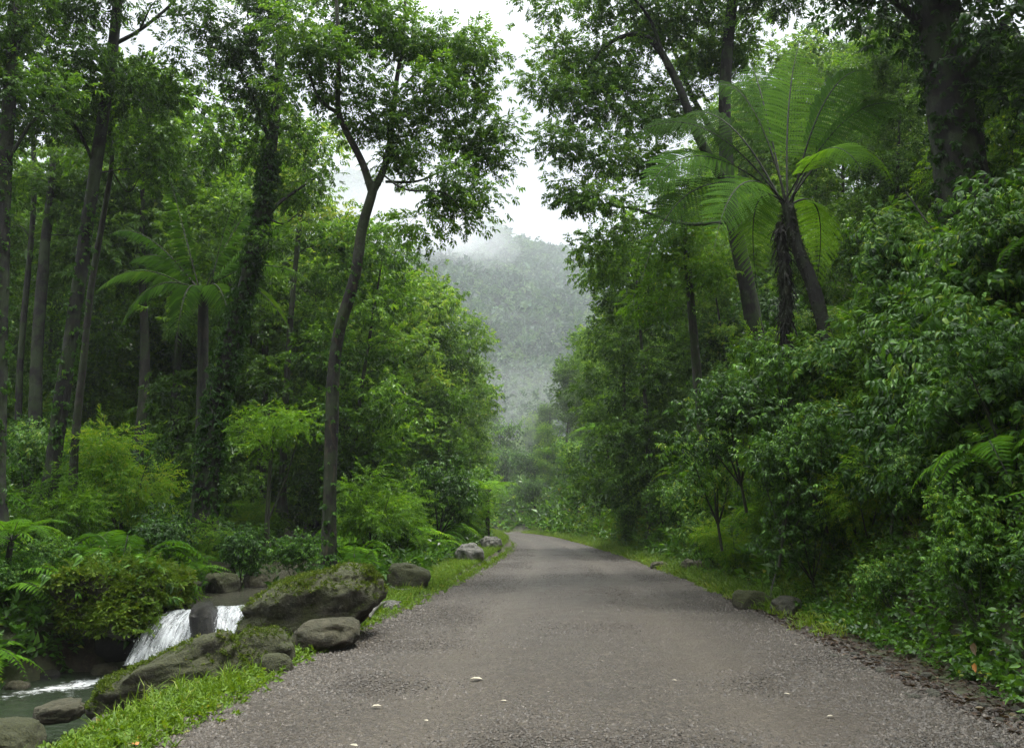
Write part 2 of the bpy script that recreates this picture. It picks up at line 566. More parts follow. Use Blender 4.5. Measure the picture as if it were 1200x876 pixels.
# loose gravel (uncountable)
def gravel():
    n = 210000
    Y = 4.2 + 34 * rng.rand(n) ** 2.3
    w = rng.rand(n)
    L = np.interp(Y, EDGE_L[:, 1], EDGE_L[:, 0])
    Rr = np.interp(Y, EDGE_R[:, 1], EDGE_R[:, 0])
    sh = rng.rand(n)
    w = np.where(sh < 0.16, -0.04 + 0.34 * rng.rand(n) ** 1.6, np.where(sh < 0.3, 1.03 - 0.3 * rng.rand(n) ** 1.6, w))
    X = L + (Rr - L) * w
    keep = (np.abs(X) < Y * 0.68) & (rng.rand(n) > (Y - 16) / 22) & ((np.abs(w - 0.27) > 0.09) | (rng.rand(n) < 0.75)) & ((np.abs(w - 0.7) > 0.09) | (rng.rand(n) < 0.75))
    X, Y, w = X[keep], Y[keep], w[keep]
    n = len(X)
    edge = np.minimum(np.abs(w - 0.0), np.abs(1 - w))
    s = (0.0055 + 0.011 * rng.rand(n) ** 2.2) * (0.95 + 0.3 * np.exp(-edge / 0.12))
    base = np.array([(1, 0, 0), (-1, 0, 0), (0, 1, 0), (0, -1, 0), (0, 0, 1), (0, 0, -1)], float)
    tr = np.array([(0, 2, 4), (2, 1, 4), (1, 3, 4), (3, 0, 4), (2, 0, 5), (1, 2, 5), (3, 1, 5), (0, 3, 5)])
    vv = base[None] * (0.6 + 0.7 * rng.rand(n, 6, 1))
    vv = vv + 0.45 * (rng.rand(n, 6, 3) - 0.5)
    vv = vv * np.stack([s * (0.8 + 0.6 * rng.rand(n)), s, s * 0.75], -1)[:, None, :]
    a = rng.rand(n) * 6.28
    ca, sa = np.cos(a)[:, None], np.sin(a)[:, None]
    x2 = vv[..., 0] * ca - vv[..., 1] * sa
    y2 = vv[..., 0] * sa + vv[..., 1] * ca
    zz = 0.014 + 0.03 * (1 - (2 * w - 1) ** 2) - 0.03 * (np.exp(-((w - 0.27) / 0.08) ** 2) + np.exp(-((w - 0.7) / 0.08) ** 2))
    vv = np.stack([x2 + X[:, None], y2 + Y[:, None], vv[..., 2] + (zz + s * 0.12)[:, None]], -1)
    ti = np.clip(rng.beta(1.6, 1.9, n) + 0.1 * (edge < 0.1), 0, 1)
    mb = MB()
    mb.add(vv, tris=(tr[None] + 6 * np.arange(n)[:, None, None]).reshape(-1, 3), tint=np.repeat(ti, 6))
    m, nt, out = newmat('gravel_stone')
    t = attr(nt, 'tint')
    c = ramp(nt, t, [(0, (0.0220, 0.0190, 0.0143)), (0.35, (0.0450, 0.0389, 0.0294)), (0.65, (0.0560, 0.0466, 0.0344)), (0.88, (0.0800, 0.0674, 0.0504)), (1, (0.1200, 0.1016, 0.0773))])
    p = N(nt, 'ShaderNodeBsdfPrincipled')
    nt.links.new(c, p.inputs['Base Color'])
    p.inputs['Roughness'].default_value = 0.6
    nt.links.new(p.outputs[0], out.inputs['Surface'])
    tag(link('gravel', mb.mesh('gravel', m)), kind='stuff')


gravel()

# ------------------------------------------------------------------ leaves
LEAF8_T = np.array([(0, 2, 5), (0, 5, 1), (5, 2, 4), (5, 4, 6), (1, 5, 6), (1, 6, 3), (6, 4, 7), (3, 6, 7)])
LEAF2_T = np.array([(0, 2, 3), (0, 3, 1)])


def leaf8(L, w, fold=0.12, droop=0.25):
    f = w * fold * 2
    return np.array([(0, 0, 0), (-w, .32 * L, f - droop * .1 * L), (w, .32 * L, f - droop * .1 * L),
                     (-w * .8, .66 * L, f - droop * .42 * L), (w * .8, .66 * L, f - droop * .42 * L),
                     (0, .33 * L, -droop * .1 * L), (0, .67 * L, -droop * .45 * L), (0, L * .97, -droop * L)])


def leaf2(L, w, fold=0.2, droop=0.2):
    f = w * fold * 2
    return np.array([(0, 0, 0), (-w, .45 * L, f), (w, .45 * L, f), (0, L, -droop * L)])


def rot(ax, a):
    ax = np.asarray(ax, float) / np.linalg.norm(ax)
    K = np.array([[0, -ax[2], ax[1]], [ax[2], 0, -ax[0]], [-ax[1], ax[0], 0]])
    return np.eye(3) + math.sin(a) * K + (1 - math.cos(a)) * K @ K


def spray(r, n, L, w, twig, hi=False, ang=55, droop=0.25, pitch=-15, twigtube=False, jit=18):
    vs, ts, ids = [], [], []
    nv = 0
    T = LEAF8_T if hi else LEAF2_T
    for k in range(n):
        t = (k + 0.6) / n
        side = 1 if k % 2 else -1
        last = k == n - 1
        l = L * (0.75 + 0.45 * r.rand()) * (0.8 + 0.4 * math.sin(math.pi * min(t * 1.05, 1)))
        ww = w * l / L * (0.85 + 0.3 * r.rand())
        g = (leaf8 if hi else leaf2)(l, ww, 0.1 + 0.15 * r.rand(), droop * (0.5 + r.rand()))
        a = math.radians((0 if last else side * ang * (1.1 - 0.5 * t)) + jit * r.randn() * 0.6)
        Rm = rot((0, 0, 1), -a) @ rot((1, 0, 0), math.radians(pitch + jit * r.randn())) @ rot((0, 1, 0), math.radians(22 * r.randn()))
        pos = np.array([0.02 * r.randn() * twig, twig * t, -0.12 * twig * t * t + 0.02 * r.randn() * twig])
        vs.append(g @ Rm.T + pos)
        ts.append(T + nv)
        nv += len(g)
        ids += [k] * len(g)
    if twigtube:
        s = 0.008 * twig + 0.002
        q = np.array([(-s, 0, 0), (s, 0, 0), (s * .4, twig, -.12 * twig), (-s * .4, twig, -.12 * twig), (0, 0, s), (0, twig, -.12 * twig + s)])
        vs.append(q)
        ts.append(np.array([(0, 1, 2), (0, 2, 3), (0, 4, 5), (0, 5, 3), (1, 2, 5), (1, 5, 4)]) + nv)
        ids += [n] * 6
    return np.concatenate(vs), np.concatenate(ts), np.array(ids)


def sprayset(seed, k, *a, **kw):
    r = np.random.RandomState(seed)
    return [spray(r, *a, **kw) for _ in range(k)]


def place(mb, sprays, pos, d, scale, r, tint=0.45, tvar=0.14, roll=0.35, up=None):
    pos = np.asarray(pos, float)
    n = len(pos)
    if n == 0:
        return
    d = nrm(np.asarray(d, float))
    u = np.tile(np.array([0, 0, 1.0]), (n, 1)) if up is None else np.asarray(up, float)
    u = u + roll * r.randn(n, 3)
    x = nrm(np.cross(d, u))
    z = np.cross(x, d)
    scale = np.broadcast_to(np.asarray(scale, float), (n,))
    tint = np.broadcast_to(np.asarray(tint, float), (n,))
    pick = r.randint(0, len(sprays), n)
    for k, (v, t, ids) in enumerate(sprays):
        s = np.where(pick == k)[0]
        if len(s) == 0:
            continue
        vv = v[None] * scale[s][:, None, None]
        w = vv[..., 0:1] * x[s][:, None] + vv[..., 1:2] * d[s][:, None] + vv[..., 2:3] * z[s][:, None] + pos[s][:, None]
        nl = ids.max() + 1
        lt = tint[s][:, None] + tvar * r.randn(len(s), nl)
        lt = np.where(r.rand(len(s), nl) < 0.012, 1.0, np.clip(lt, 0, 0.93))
        tt = lt[:, ids]
        mb.add(w, tris=(t[None] + len(v) * np.arange(len(s))[:, None, None]).reshape(-1, 3), tint=tt)


SP_CANOPY = sprayset(1, 8, 9, 0.115, 0.024, 0.24, ang=60, droop=0.3, twigtube=True)
SP_CANOPY_HI = sprayset(2, 8, 9, 0.13, 0.026, 0.26, hi=True, ang=58, droop=0.35, twigtube=True)
SP_FAR = sprayset(3, 8, 9, 0.23, 0.055, 0.42, ang=60, droop=0.3)
SP_BROAD = sprayset(4, 8, 8, 0.19, 0.038, 0.36, hi=True, ang=55, droop=0.55, pitch=-28, twigtube=True)
SP_BROAD_BIG = sprayset(5, 8, 7, 0.27, 0.05, 0.42, hi=True, ang=60, droop=0.6, pitch=-32, twigtube=True)
SP_FINE = sprayset(6, 8, 13, 0.085, 0.013, 0.36, ang=50, droop=0.25, pitch=-8, twigtube=True)
SP_HERB = sprayset(7, 8, 8, 0.06, 0.017, 0.12, hi=True, ang=75, droop=0.3, pitch=5, jit=28)
SP_HERB_LO = sprayset(8, 8, 8, 0.075, 0.02, 0.14, ang=75, droop=0.3, pitch=5, jit=28)
SP_IVY = sprayset(9, 8, 8, 0.1, 0.03, 0.2, ang=70, droop=0.5, pitch=-30)


# ------------------------------------------------------------------ branches
def tube(pts, rad, sides=6, cap=False):
    pts = np.asarray(pts, float)
    rad = np.asarray(rad, float)
    t = nrm(np.gradient(pts, axis=0))
    ref = np.array([0.31, 0.87, 0.12]) if abs(t[:, 2]).mean() > 0.7 else np.array([0.1, 0.2, 1.0])
    n = nrm(np.cross(t, ref))
    b = np.cross(t, n)
    a = np.arange(sides) * 2 * math.pi / sides
    ring = np.cos(a)[None, :, None] * n[:, None] + np.sin(a)[None, :, None] * b[:, None]
    v = pts[:, None] + ring * (rad[:, None, None] if rad.ndim == 1 else rad[:, :, None])
    k = len(pts)
    i = np.arange(k - 1)[:, None] * sides
    j = np.arange(sides)[None]
    j2 = (j + 1) % sides
    q = np.stack([i + j, i + j2, i + j2 + sides, i + j + sides], -1).reshape(-1, 4)
    return v.reshape(-1, 3), q


def spline(pts, n):
    pts = np.asarray(pts, float)
    if len(pts) == 2:
        return pts[0] + (pts[1] - pts[0]) * np.linspace(0, 1, n)[:, None]
    p = np.vstack([2 * pts[0] - pts[1], pts, 2 * pts[-1] - pts[-2]])
    k = len(pts) - 1
    out_ = []
    for s in np.linspace(0, k - 1e-6, n):
        i = int(s)
        t = s - i
        a, b, c, d = p[i], p[i + 1], p[i + 2], p[i + 3]
        out_.append(0.5 * ((2 * b) + (-a + c) * t + (2 * a - 5 * b + 4 * c - d) * t * t + (-a + 3 * b - 3 * c + d) * t ** 3))
    return np.array(out_)


def trunk_tube(mb, pts, r0, r1, n=40, sides=12, flare=1.6, rough=0.1, seed=0, power=1.0):
    s = spline(pts, n)
    t = np.linspace(0, 1, n)
    rad = r0 + (r1 - r0) * t ** power
    if flare > 1:
        h = np.linalg.norm(s - s[0], axis=1)
        rad = rad * (1 + (flare - 1) * np.exp(-h / (r0 * 2.5)))
    a = np.arange(sides) * 2 * math.pi / sides
    q = np.stack([np.cos(a)[None] * 1.6 + 0 * t[:, None], np.sin(a)[None] * 1.6 + 0 * t[:, None],
                  np.linalg.norm(s - s[0], axis=1)[:, None] * 1.1 + 0 * a[None]], -1)
    rr = rad[:, None] * (1 + rough * 2 * fbm(q + seed * 7.7, 3))
    v, qd = tube(s, rr, sides)
    mb.add(v, quads=qd)
    return s, rad


def make_tree(name, label, cat, trunk, r0, r1, limbs, lobes, sprays, leafmat, barkmat, seed, group=None,
              cr=0.42, dens=9.0, per=13, sscale=1.0, tint=0.45, flare=1.7, sides=12, twig_sides=4, tv=0.14, flat=0.65, root=None, ivy=None, origin=None):
    r = np.random.RandomState(seed)
    tb, cb = MB(), MB()
    sk_p, sk_r = [], []
    trunk = np.asarray(trunk, float)
    o = trunk[0] if origin is None else np.asarray(origin, float)
    s, rad = trunk_tube(tb, trunk, r0, r1, 44, sides, flare, seed=seed)
    sk_p.append(s[10:])
    sk_r.append(rad[10:])
    for pts, a, b in limbs:
        s2, rad2 = trunk_tube(tb, pts, a, b, 22, max(6, sides - 4), 1.0, 0.08, seed + len(sk_p))
        sk_p.append(s2[4:])
        sk_r.append(rad2[4:])
    sk_p = np.concatenate(sk_p)
    sk_r = np.concatenate(sk_r)
    # clusters
    cl, cdir, ct = [], [], []
    for lob in lobes:
        c, rr = np.asarray(lob[0], float), np.asarray(lob[1], float)
        mult = lob[2] if len(lob) > 2 else 1.0
        area = (rr[0] * rr[2] + rr[1] * rr[2] + rr[0] * rr[1]) / 3
        n = max(3, int(dens * area * mult / (cr * cr) * 0.27 + 0.5))
        d = nrm(r.randn(n, 3))
        u = r.rand(n, 1) ** (1 / 2.3)
        cl.append(c + d * u * rr)
        cdir.append(d)
        ct.append(np.full(n, tint + 0.07 * r.randn()) + 0.08 * r.randn(n))
    cl, cdir, ct = np.concatenate(cl), np.concatenate(cdir), np.concatenate(ct)
    # branches grow from the nearest wood, nearest clusters first
    d0 = np.min(np.linalg.norm(cl[:, None] - sk_p[None, ::3], axis=-1), axis=1)
    for i in np.argsort(d0):
        c = cl[i]
        dd = np.linalg.norm(sk_p - c, axis=1) + 0.9 * np.maximum(0, sk_p[:, 2] - c[2] + 0.1)
        j = int(np.argmin(dd))
        a = sk_p[j]
        L = np.linalg.norm(c - a)
        if L < 0.12:
            continue
        mid = (a + c) / 2 + np.array([0, 0, 0.14 * L]) + 0.09 * L * r.randn(3)
        bp = spline([a, mid, c], 6)
        ra = min(sk_r[j] * 0.6, 0.007 + 0.012 * L)
        br = np.linspace(ra, max(0.0045, ra * 0.35), 6)
        v, q = tube(bp, br, twig_sides)
        tb.add(v, quads=q)
        sk_p = np.vstack([sk_p, bp[2:]])
        sk_r = np.r_[sk_r, br[2:]]
    n = len(cl)
    idx = np.repeat(np.arange(n), per)
    off = r.randn(len(idx), 3) * np.array([1, 1, flat]) * cr * 0.55
    pos = cl[idx] + off
    dr = nrm(off + 1e-6) * 0.9 + cdir[idx] * 0.5 + np.array([0, 0, -0.25]) + 0.35 * r.randn(len(idx), 3)
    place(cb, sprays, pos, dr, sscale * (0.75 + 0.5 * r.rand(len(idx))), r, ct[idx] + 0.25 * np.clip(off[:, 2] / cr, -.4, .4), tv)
    rt = thing(name, label, cat, o, group) if root is None else root
    link('trunk', tb.mesh('trunk', barkmat, o, True), rt)
    link('crown', cb.mesh('crown', leafmat, o), rt)
    if ivy:
        lo, hi, nn, sp, mt, sc_ = ivy
        ib = MB()
        ss = spline(trunk, 60)
        rd = np.linspace(r0, r1, 60)
        k = (r.uniform(lo, hi, nn) * 59).astype(int)
        a = r.rand(nn) * 6.28
        dv = np.stack([np.cos(a), np.sin(a), 0 * a], -1)
        pos = ss[k] + dv * (rd[k] * 0.95)[:, None] + np.stack([0 * a, 0 * a, 0.15 * r.randn(nn)], -1)
        place(ib, sp, pos, dv * 0.7 + np.array([0, 0, -0.5]) + 0.4 * r.randn(nn, 3), sc_ * (0.7 + 0.6 * r.rand(nn)), r, 0.35, 0.12)
        link('climbing_vine', ib.mesh('climbing_vine', mt, o), rt)
    return rt


def PL(lst):
    return [P(*q) for q in lst]


def LB(lst, zr=0.8, yr=1.0, r=None):
    r = r or np.random.RandomState(3)
    out_ = []
    for q in lst:
        px, py, Y, rp = q[:4]
        Y = Y + r.uniform(-0.7, 0.7)
        s = S(rp, Y)
        out_.append((P(px, py, Y), (s, s * yr, s * zr), q[4] if len(q) > 4 else 1.0))
    return out_


# ------------------------------------------------------------------ ferns and palms
def frond(mb, rb, base, ctrl, tip, width, npair, r, bip=0, tint=0.45, rr=0.012, start=0.15, droopy=0.25, up=(0, 0, 1), fwd=0.45, pw=0.12):
    base, ctrl, tip = (np.asarray(q, float) for q in (base, ctrl, tip))
    t = np.linspace(0, 1, 16)[:, None]
    c = (1 - t) ** 2 * base + 2 * t * (1 - t) * ctrl + t * t * tip
    v, q = tube(c, np.linspace(rr, rr * 0.2, 16), 4)
    rb.add(v, quads=q, tint=0.3)
    tt = np.linspace(start, 0.985, npair)
    pc = (1 - tt[:, None]) ** 2 * base + 2 * tt[:, None] * (1 - tt[:, None]) * ctrl + tt[:, None] ** 2 * tip
    tg = nrm(2 * (1 - tt[:, None]) * (ctrl - base) + 2 * tt[:, None] * (tip - ctrl))
    out_ = tip - base
    out_ = out_ * np.array([1, 1, 0])
    if np.linalg.norm(out_) < 1e-3:
        out_ = np.array([0, 1.0, 0])
    side0 = nrm(np.cross(out_, np.asarray(up, float)))
    nn = nrm(np.cross(side0[None], tg))
    u = (tt - start) / (1 - start)
    prof = np.clip(np.sin(np.pi * np.clip(u * 0.93 + 0.07, 0, 1) ** 0.62), 0.0, 1) ** 0.75
    ln = width * prof * (0.92 + 0.16 * r.rand(npair)) + 0.01
    for sgn in (-1, 1):
        sd = nrm(side0[None] * sgn + fwd * tg + 0.04 * r.randn(npair, 3))
        if bip:
            m_ = bip
            w = (np.arange(m_) + 0.5) / m_
            pp = pc[:, None] + sd[:, None] * (ln[:, None] * w[None])[..., None]
            pp[..., 2] -= droopy * (ln[:, None] * w[None] ** 2)
            pl = pw * ln[:, None] * (np.sin(np.pi * (0.22 + 0.74 * w[None])) ** 0.8) + 0.004
            ax = sd[:, None] + 0 * pp
            for s2 in (-1, 1):
                dd = nrm(tg[:, None] * s2 * 0.9 + ax * 0.45)
                hw = (ln / m_ * 0.5)[:, None, None] * ax
                a0 = pp
                p1 = pp + dd * (pl * 0.5)[..., None] + hw
                p2 = pp + dd * (pl * 0.5)[..., None] - hw
                p3 = pp + dd * pl[..., None]
                p3 = p3 - np.array([0, 0, 1]) * (0.25 * pl)[..., None]
                vv = np.stack([a0, p1, p3, p2], 2).reshape(-1, 3)
                k = len(vv) // 4
                ti = np.repeat(np.clip(tint + 0.06 * r.randn(npair), 0, .93), m_ * 4)
                mb.add(vv, quads=np.arange(k * 4).reshape(-1, 4), tint=ti)
            # pinna midrib
            e0 = pc
            e1 = pc + sd * ln[:, None] * np.array([1, 1, 1])
            e1 = e1 - np.array([0, 0, 1]) * (droopy * ln)[:, None]
            wv_ = tg * 0.006
            vv = np.stack([e0 - wv_, e0 + wv_, e1], 1).reshape(-1, 3) + nn.repeat(3, 0) * 0.002
            mb.add(vv, tris=np.arange(npair * 3).reshape(-1, 3), tint=0.6)
        else:
            hw = (pw * ln)[:, None] * tg
            e = pc + sd * ln[:, None]
            e[:, 2] -= droopy * ln
            mid = pc + sd * (ln * 0.45)[:, None] + nn * (0.05 * ln)[:, None]
            mid[:, 2] -= droopy * ln * 0.2
            vv = np.stack([pc, mid + hw, e, mid - hw], 1).reshape(-1, 3)
            ti = np.repeat(np.clip(tint + 0.08 * r.randn(npair), 0, .93), 4)
            f = np.arange(npair)[:, None] * 4
            mb.add(vv, tris=np.concatenate([np.stack([f[:, 0], f[:, 0] + 1, f[:, 0] + 2], -1), np.stack([f[:, 0], f[:, 0] + 2, f[:, 0] + 3], -1)]), tint=ti)


# ------------------------------------------------------------------ prototypes that are copied
class Kind:
    def __init__(self, make):
        self.make, self.roots = make, {}

    def put(self, var, loc, rz, sc, label, group=None, tilt=(0, 0)):
        if var not in self.roots:
            r = self.make(var)
            self.roots[var] = r
            r.location = loc
            r.rotation_euler = (tilt[0], tilt[1], rz)
            r.scale = sc if isinstance(sc, (tuple, list)) else (sc,) * 3
            r['label'] = label
            if group:
                r['group'] = group
            return r
        return dup(self.roots[var], loc, rz, sc, label, group, tilt)


def mk_tall(var):
    r = np.random.RandomState(100 + var)
    lean = r.randn(2) * 0.35
    tr = [(0, 0, -0.5), (0.05, 0, 2.5), (lean[0] * .5 + .1 * r.randn(), lean[1] * .5, 5.2), (lean[0], lean[1], 9.2)]
    lobes = []
    for k in range(9):
        a, h = r.rand() * 6.28, 5.0 + 5.0 * (k + .5) / 9
        d = 1.5 * r.rand() ** .6 * (1.1 - abs(h - 7) / 6)
        s = 0.75 + 0.55 * r.rand()
        lobes.append(((lean[0] * h / 9 + d * math.cos(a), lean[1] * h / 9 + d * math.sin(a), h), (s * 1.15, s * 1.15, s * .7)))
    pale = var >= 3
    return make_tree('forest_tree', 'tree', 'tree', tr, 0.15, 0.03, [], lobes, SP_FAR, M['leaf_far'] if pale else M['leaf_canopy'],
                     M['bark_pale'] if pale else M['bark'], 100 + var, cr=0.5, dens=9, per=19, sscale=0.58, twig_sides=3, sides=8)


def mk_bushy(var):
    r = np.random.RandomState(200 + var)
    tr = [(0, 0, -0.5), (0.1 * r.randn(), 0, 3), (0.3 * r.randn(), 0.3 * r.randn(), 8.8)]
    lobes = []
    for k in range(15):
        a, h = k * 2.4 + r.rand(), 1.0 + 8.6 * (k + .5) / 15
        w = 1.75 * math.sin(math.pi * (0.2 + 0.7 * h / 10)) ** .8
        d = w * (0.35 + 0.5 * r.rand())
        s = 0.7 + 0.45 * r.rand()
        lobes.append(((d * math.cos(a), d * math.sin(a), h), (s * 1.15, s * 1.15, s * .75)))
    return make_tree('bushy_tree', 'tree', 'tree', tr, 0.13, 0.02, [], lobes, SP_FAR, M['leaf_bright'] if var > 3 else M['leaf_far'] if var % 2 else M['leaf_canopy'],
                     M['bark_pale'], 200 + var, cr=0.5, dens=9, per=19, sscale=0.54, twig_sides=3, sides=8)


def mk_shrub(var):
    """unit shrub about 2 m high, 2 m wide"""
    r = np.random.RandomState(300 + var)
    kind = var % 4           # 0 broad dark, 1 broad mid, 2 fine bright, 3 large drooping leaves
    lobes = []
    for k in range(7):
        a = k * 0.9 + r.rand()
        d = 0.55 * r.rand() ** .5
        h = 0.55 + 1.15 * r.rand()
        s = 0.38 + 0.2 * r.rand()
        lobes.append(((d * math.cos(a), d * math.sin(a), h), (s, s, s * .8)))
    tr = [(0, 0, -0.5), (0.03, 0.02, 0.5), (0.1 * r.randn(), 0.1 * r.randn(), 1.5)]
    limbs = []
    for k in range(4):
        a = k * 1.57 + r.rand()
        limbs.append(([(0, 0, 0.0), (0.25 * math.cos(a), 0.25 * math.sin(a), 0.5), (0.6 * math.cos(a), .6 * math.sin(a), 1.1 + .4 * r.rand())], 0.022, 0.006))
    sp = [SP_BROAD, SP_BROAD, SP_FINE, SP_BROAD_BIG][kind]
    mt = [M['leaf_dark'], M['leaf_shrub'], M['leaf_bright'], M['leaf_dark']][kind]
    return make_tree('leafy_shrub', 'shrub', 'shrub', tr, 0.03, 0.008, limbs, lobes, sp, mt, M['stem'], 300 + var, cr=0.3, dens=9,
                     per=[15, 15, 17, 14][kind], sscale=[0.46, 0.44, 0.95, 0.43][kind], tv=0.2, twig_sides=3, sides=6, flare=1.0)


def mk_fern(var):
    r = np.random.RandomState(400 + var)
    fb, rb = MB(), MB()
    n = 11
    for k in range(n):
        a = k * 6.283 / n + 0.3 * r.randn()
        L = 0.75 + 0.4 * r.rand()
        d = np.array([math.cos(a), math.sin(a), 0])
        hgt = 0.5 + 0.35 * r.rand()
        frond(fb, rb, (0, 0, 0.02), d * L * 0.35 + np.array([0, 0, hgt * 1.5]), d * L + np.array([0, 0, hgt * 0.35]), 0.2, 24, r,
              tint=0.45 + 0.1 * r.randn(), rr=0.007, droopy=0.2, pw=0.13, fwd=0.35)
    rt = thing('fern', 'fern', 'fern', (0, 0, 0))
    link('stalk', rb.mesh('stalk', M['rachis'], (0, 0, 0)), rt)
    link('foliage', fb.mesh('foliage', M['leaf_fern'], (0, 0, 0)), rt)
    return rt


def mk_treefern(var):
    r = np.random.RandomState(500 + var)
    fb, rb, tb = MB(), MB(), MB()
    trunk_tube(tb, [(0, 0, -0.6), (0.05, 0, 1.2), (0.1 * var, 0.05, 2.6)], 0.12, 0.1, 20, 9, 1.3, 0.2, var)
    top = np.array([0.1 * var, 0.05, 2.6])
    n = 13
    for k in range(n):
        a = k * 6.283 / n + 0.2 * r.randn()
        L = 1.7 + 0.5 * r.rand()
        d = np.array([math.cos(a), math.sin(a), 0])
        frond(fb, rb, top, top + d * L * .45 + np.array([0, 0, 1.0 + .3 * r.rand()]), top + d * L + np.array([0, 0, 0.1 + .3 * r.randn()]), 0.42, 26, r,
              bip=5, tint=0.6 + 0.1 * r.randn(), rr=0.016, droopy=0.25, pw=0.14)
    rt = thing('tree_fern', 'tree fern', 'tree fern', (0, 0, 0))
    link('trunk', tb.mesh('trunk', M['bark_fern'], (0, 0, 0), True), rt)
    link('stalk', rb.mesh('stalk', M['rachis'], (0, 0, 0)), rt)
    link('crown', fb.mesh('crown', M['leaf_fern'], (0, 0, 0)), rt)
    return rt


TALL, BUSHY, SHRUB, FERN, TFERN = Kind(mk_tall), Kind(mk_bushy), Kind(mk_shrub), Kind(mk_fern), Kind(mk_treefern)

def fibres(mb, pts, rad, n, r, L=0.3, w=0.012, out=0.5):
    s = spline(pts, 80)
    k = r.randint(2, 79, n)
    a = r.rand(n) * 6.283
    dv = np.stack([np.cos(a), np.sin(a), 0 * a], -1)
    p0 = s[k] + dv * rad * 0.9
    l = L * (0.4 + r.rand(n))[:, None]
    d = nrm(dv * out * r.rand(n, 1) + np.array([0, 0, -1.0]) + 0.25 * r.randn(n, 3))
    sd = nrm(np.cross(d, dv)) * w * (0.5 + r.rand(n, 1))
    p1_ = p0 + d * l * 0.5 + dv * 0.05
    p2_ = p0 + d * l
    v = np.stack([p0 - sd, p0 + sd, p1_ + sd, p1_ - sd, p2_], 1).reshape(-1, 3)
    f = np.arange(n)[:, None] * 5
    mb.add(v, tris=np.concatenate([f + np.array([0, 1, 2]), f + np.array([0, 2, 3]), f + np.array([3, 2, 4])]), tint=np.repeat(np.clip(0.3 + 0.25 * r.randn(n), 0, .95), 5))


# ------------------------------------------------------------------ the main tree on the left verge
b = P(386, 668, 16.0)
b[2] = h1(b[0], b[1]) - 0.1
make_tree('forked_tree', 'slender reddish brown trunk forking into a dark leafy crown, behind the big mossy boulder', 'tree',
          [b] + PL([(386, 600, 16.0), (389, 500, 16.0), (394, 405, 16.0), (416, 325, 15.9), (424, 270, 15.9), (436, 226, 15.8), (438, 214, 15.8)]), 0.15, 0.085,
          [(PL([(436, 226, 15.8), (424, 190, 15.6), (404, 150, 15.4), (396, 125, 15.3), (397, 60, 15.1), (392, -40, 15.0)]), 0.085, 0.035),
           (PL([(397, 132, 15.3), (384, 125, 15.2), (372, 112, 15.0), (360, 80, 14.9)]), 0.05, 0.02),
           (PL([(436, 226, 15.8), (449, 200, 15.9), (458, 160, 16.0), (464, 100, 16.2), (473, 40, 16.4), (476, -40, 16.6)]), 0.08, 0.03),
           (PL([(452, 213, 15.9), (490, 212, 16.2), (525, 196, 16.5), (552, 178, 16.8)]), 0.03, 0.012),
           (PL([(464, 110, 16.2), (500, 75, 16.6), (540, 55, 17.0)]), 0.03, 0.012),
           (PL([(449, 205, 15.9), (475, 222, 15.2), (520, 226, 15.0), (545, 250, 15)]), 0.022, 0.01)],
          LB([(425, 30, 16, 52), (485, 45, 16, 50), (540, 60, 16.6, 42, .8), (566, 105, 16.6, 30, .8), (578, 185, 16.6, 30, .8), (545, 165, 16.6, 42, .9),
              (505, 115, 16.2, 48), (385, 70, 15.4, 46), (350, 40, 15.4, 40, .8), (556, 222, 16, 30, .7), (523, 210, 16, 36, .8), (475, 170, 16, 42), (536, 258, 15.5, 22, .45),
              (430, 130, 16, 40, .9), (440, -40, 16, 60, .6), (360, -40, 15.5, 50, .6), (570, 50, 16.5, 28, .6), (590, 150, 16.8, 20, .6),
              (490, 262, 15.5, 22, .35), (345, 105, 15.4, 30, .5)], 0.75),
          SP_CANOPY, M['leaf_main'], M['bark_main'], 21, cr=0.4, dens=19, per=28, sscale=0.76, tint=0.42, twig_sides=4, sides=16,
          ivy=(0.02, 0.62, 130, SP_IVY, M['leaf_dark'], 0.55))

# tall leaning tree far left with a side branch
make_tree('leaning_tree', 'tall dark leaning trunk with one side branch high up, left of the palm', 'tree',
          PL([(52, 640, 17), (62, 545, 17), (78, 430, 17), (97, 300, 17), (115, 175, 17), (132, 60, 17), (142, -60, 17)]), 0.175, 0.10,
          [(PL([(134, 52, 17), (160, 38, 17.2), (190, 15, 17.4), (215, -10, 17.5)]), 0.05, 0.025),
           (PL([(112, 195, 17), (90, 150, 16.6), (60, 110, 16.4)]), 0.045, 0.02)],
          LB([(145, 110, 17, 50), (190, 105, 17.5, 42, .8), (95, 75, 16.6, 45), (60, 125, 16.6, 48), (165, 160, 17, 42, .9), (25, 75, 16.5, 42),
              (215, 15, 17.5, 35, .6), (205, 70, 17.5, 28, .5), (110, -20, 17, 60), (45, -10, 16.5, 60), (180, -50, 17, 50), (190, 200, 17.5, 24, .5)]),
          SP_CANOPY, M['leaf_canopy'], M['bark'], 22, cr=0.42, dens=14, per=26, sscale=0.78, tint=0.5, sides=14,
          ivy=(0.02, 0.6, 420, SP_IVY, M['leaf_dark'], 0.6))

# thin curved tree beside it
make_tree('thin_tree', 'thin curving grey trunk just right of the tall leaning trunk', 'tree',
          PL([(84, 620, 18), (88, 520, 18), (98, 420, 18), (108, 330, 18), (122, 250, 18), (131, 190, 18), (128, 150, 18)]), 0.10, 0.045,
          [(PL([(131, 200, 18), (150, 225, 18), (165, 205, 18)]), 0.02, 0.01)],
          LB([(130, 140, 18, 34), (165, 190, 18, 26, .6), (100, 165, 18, 30, .7)]), SP_CANOPY, M['leaf_bright'], M['bark_pale'], 23, cr=0.4, sides=10)

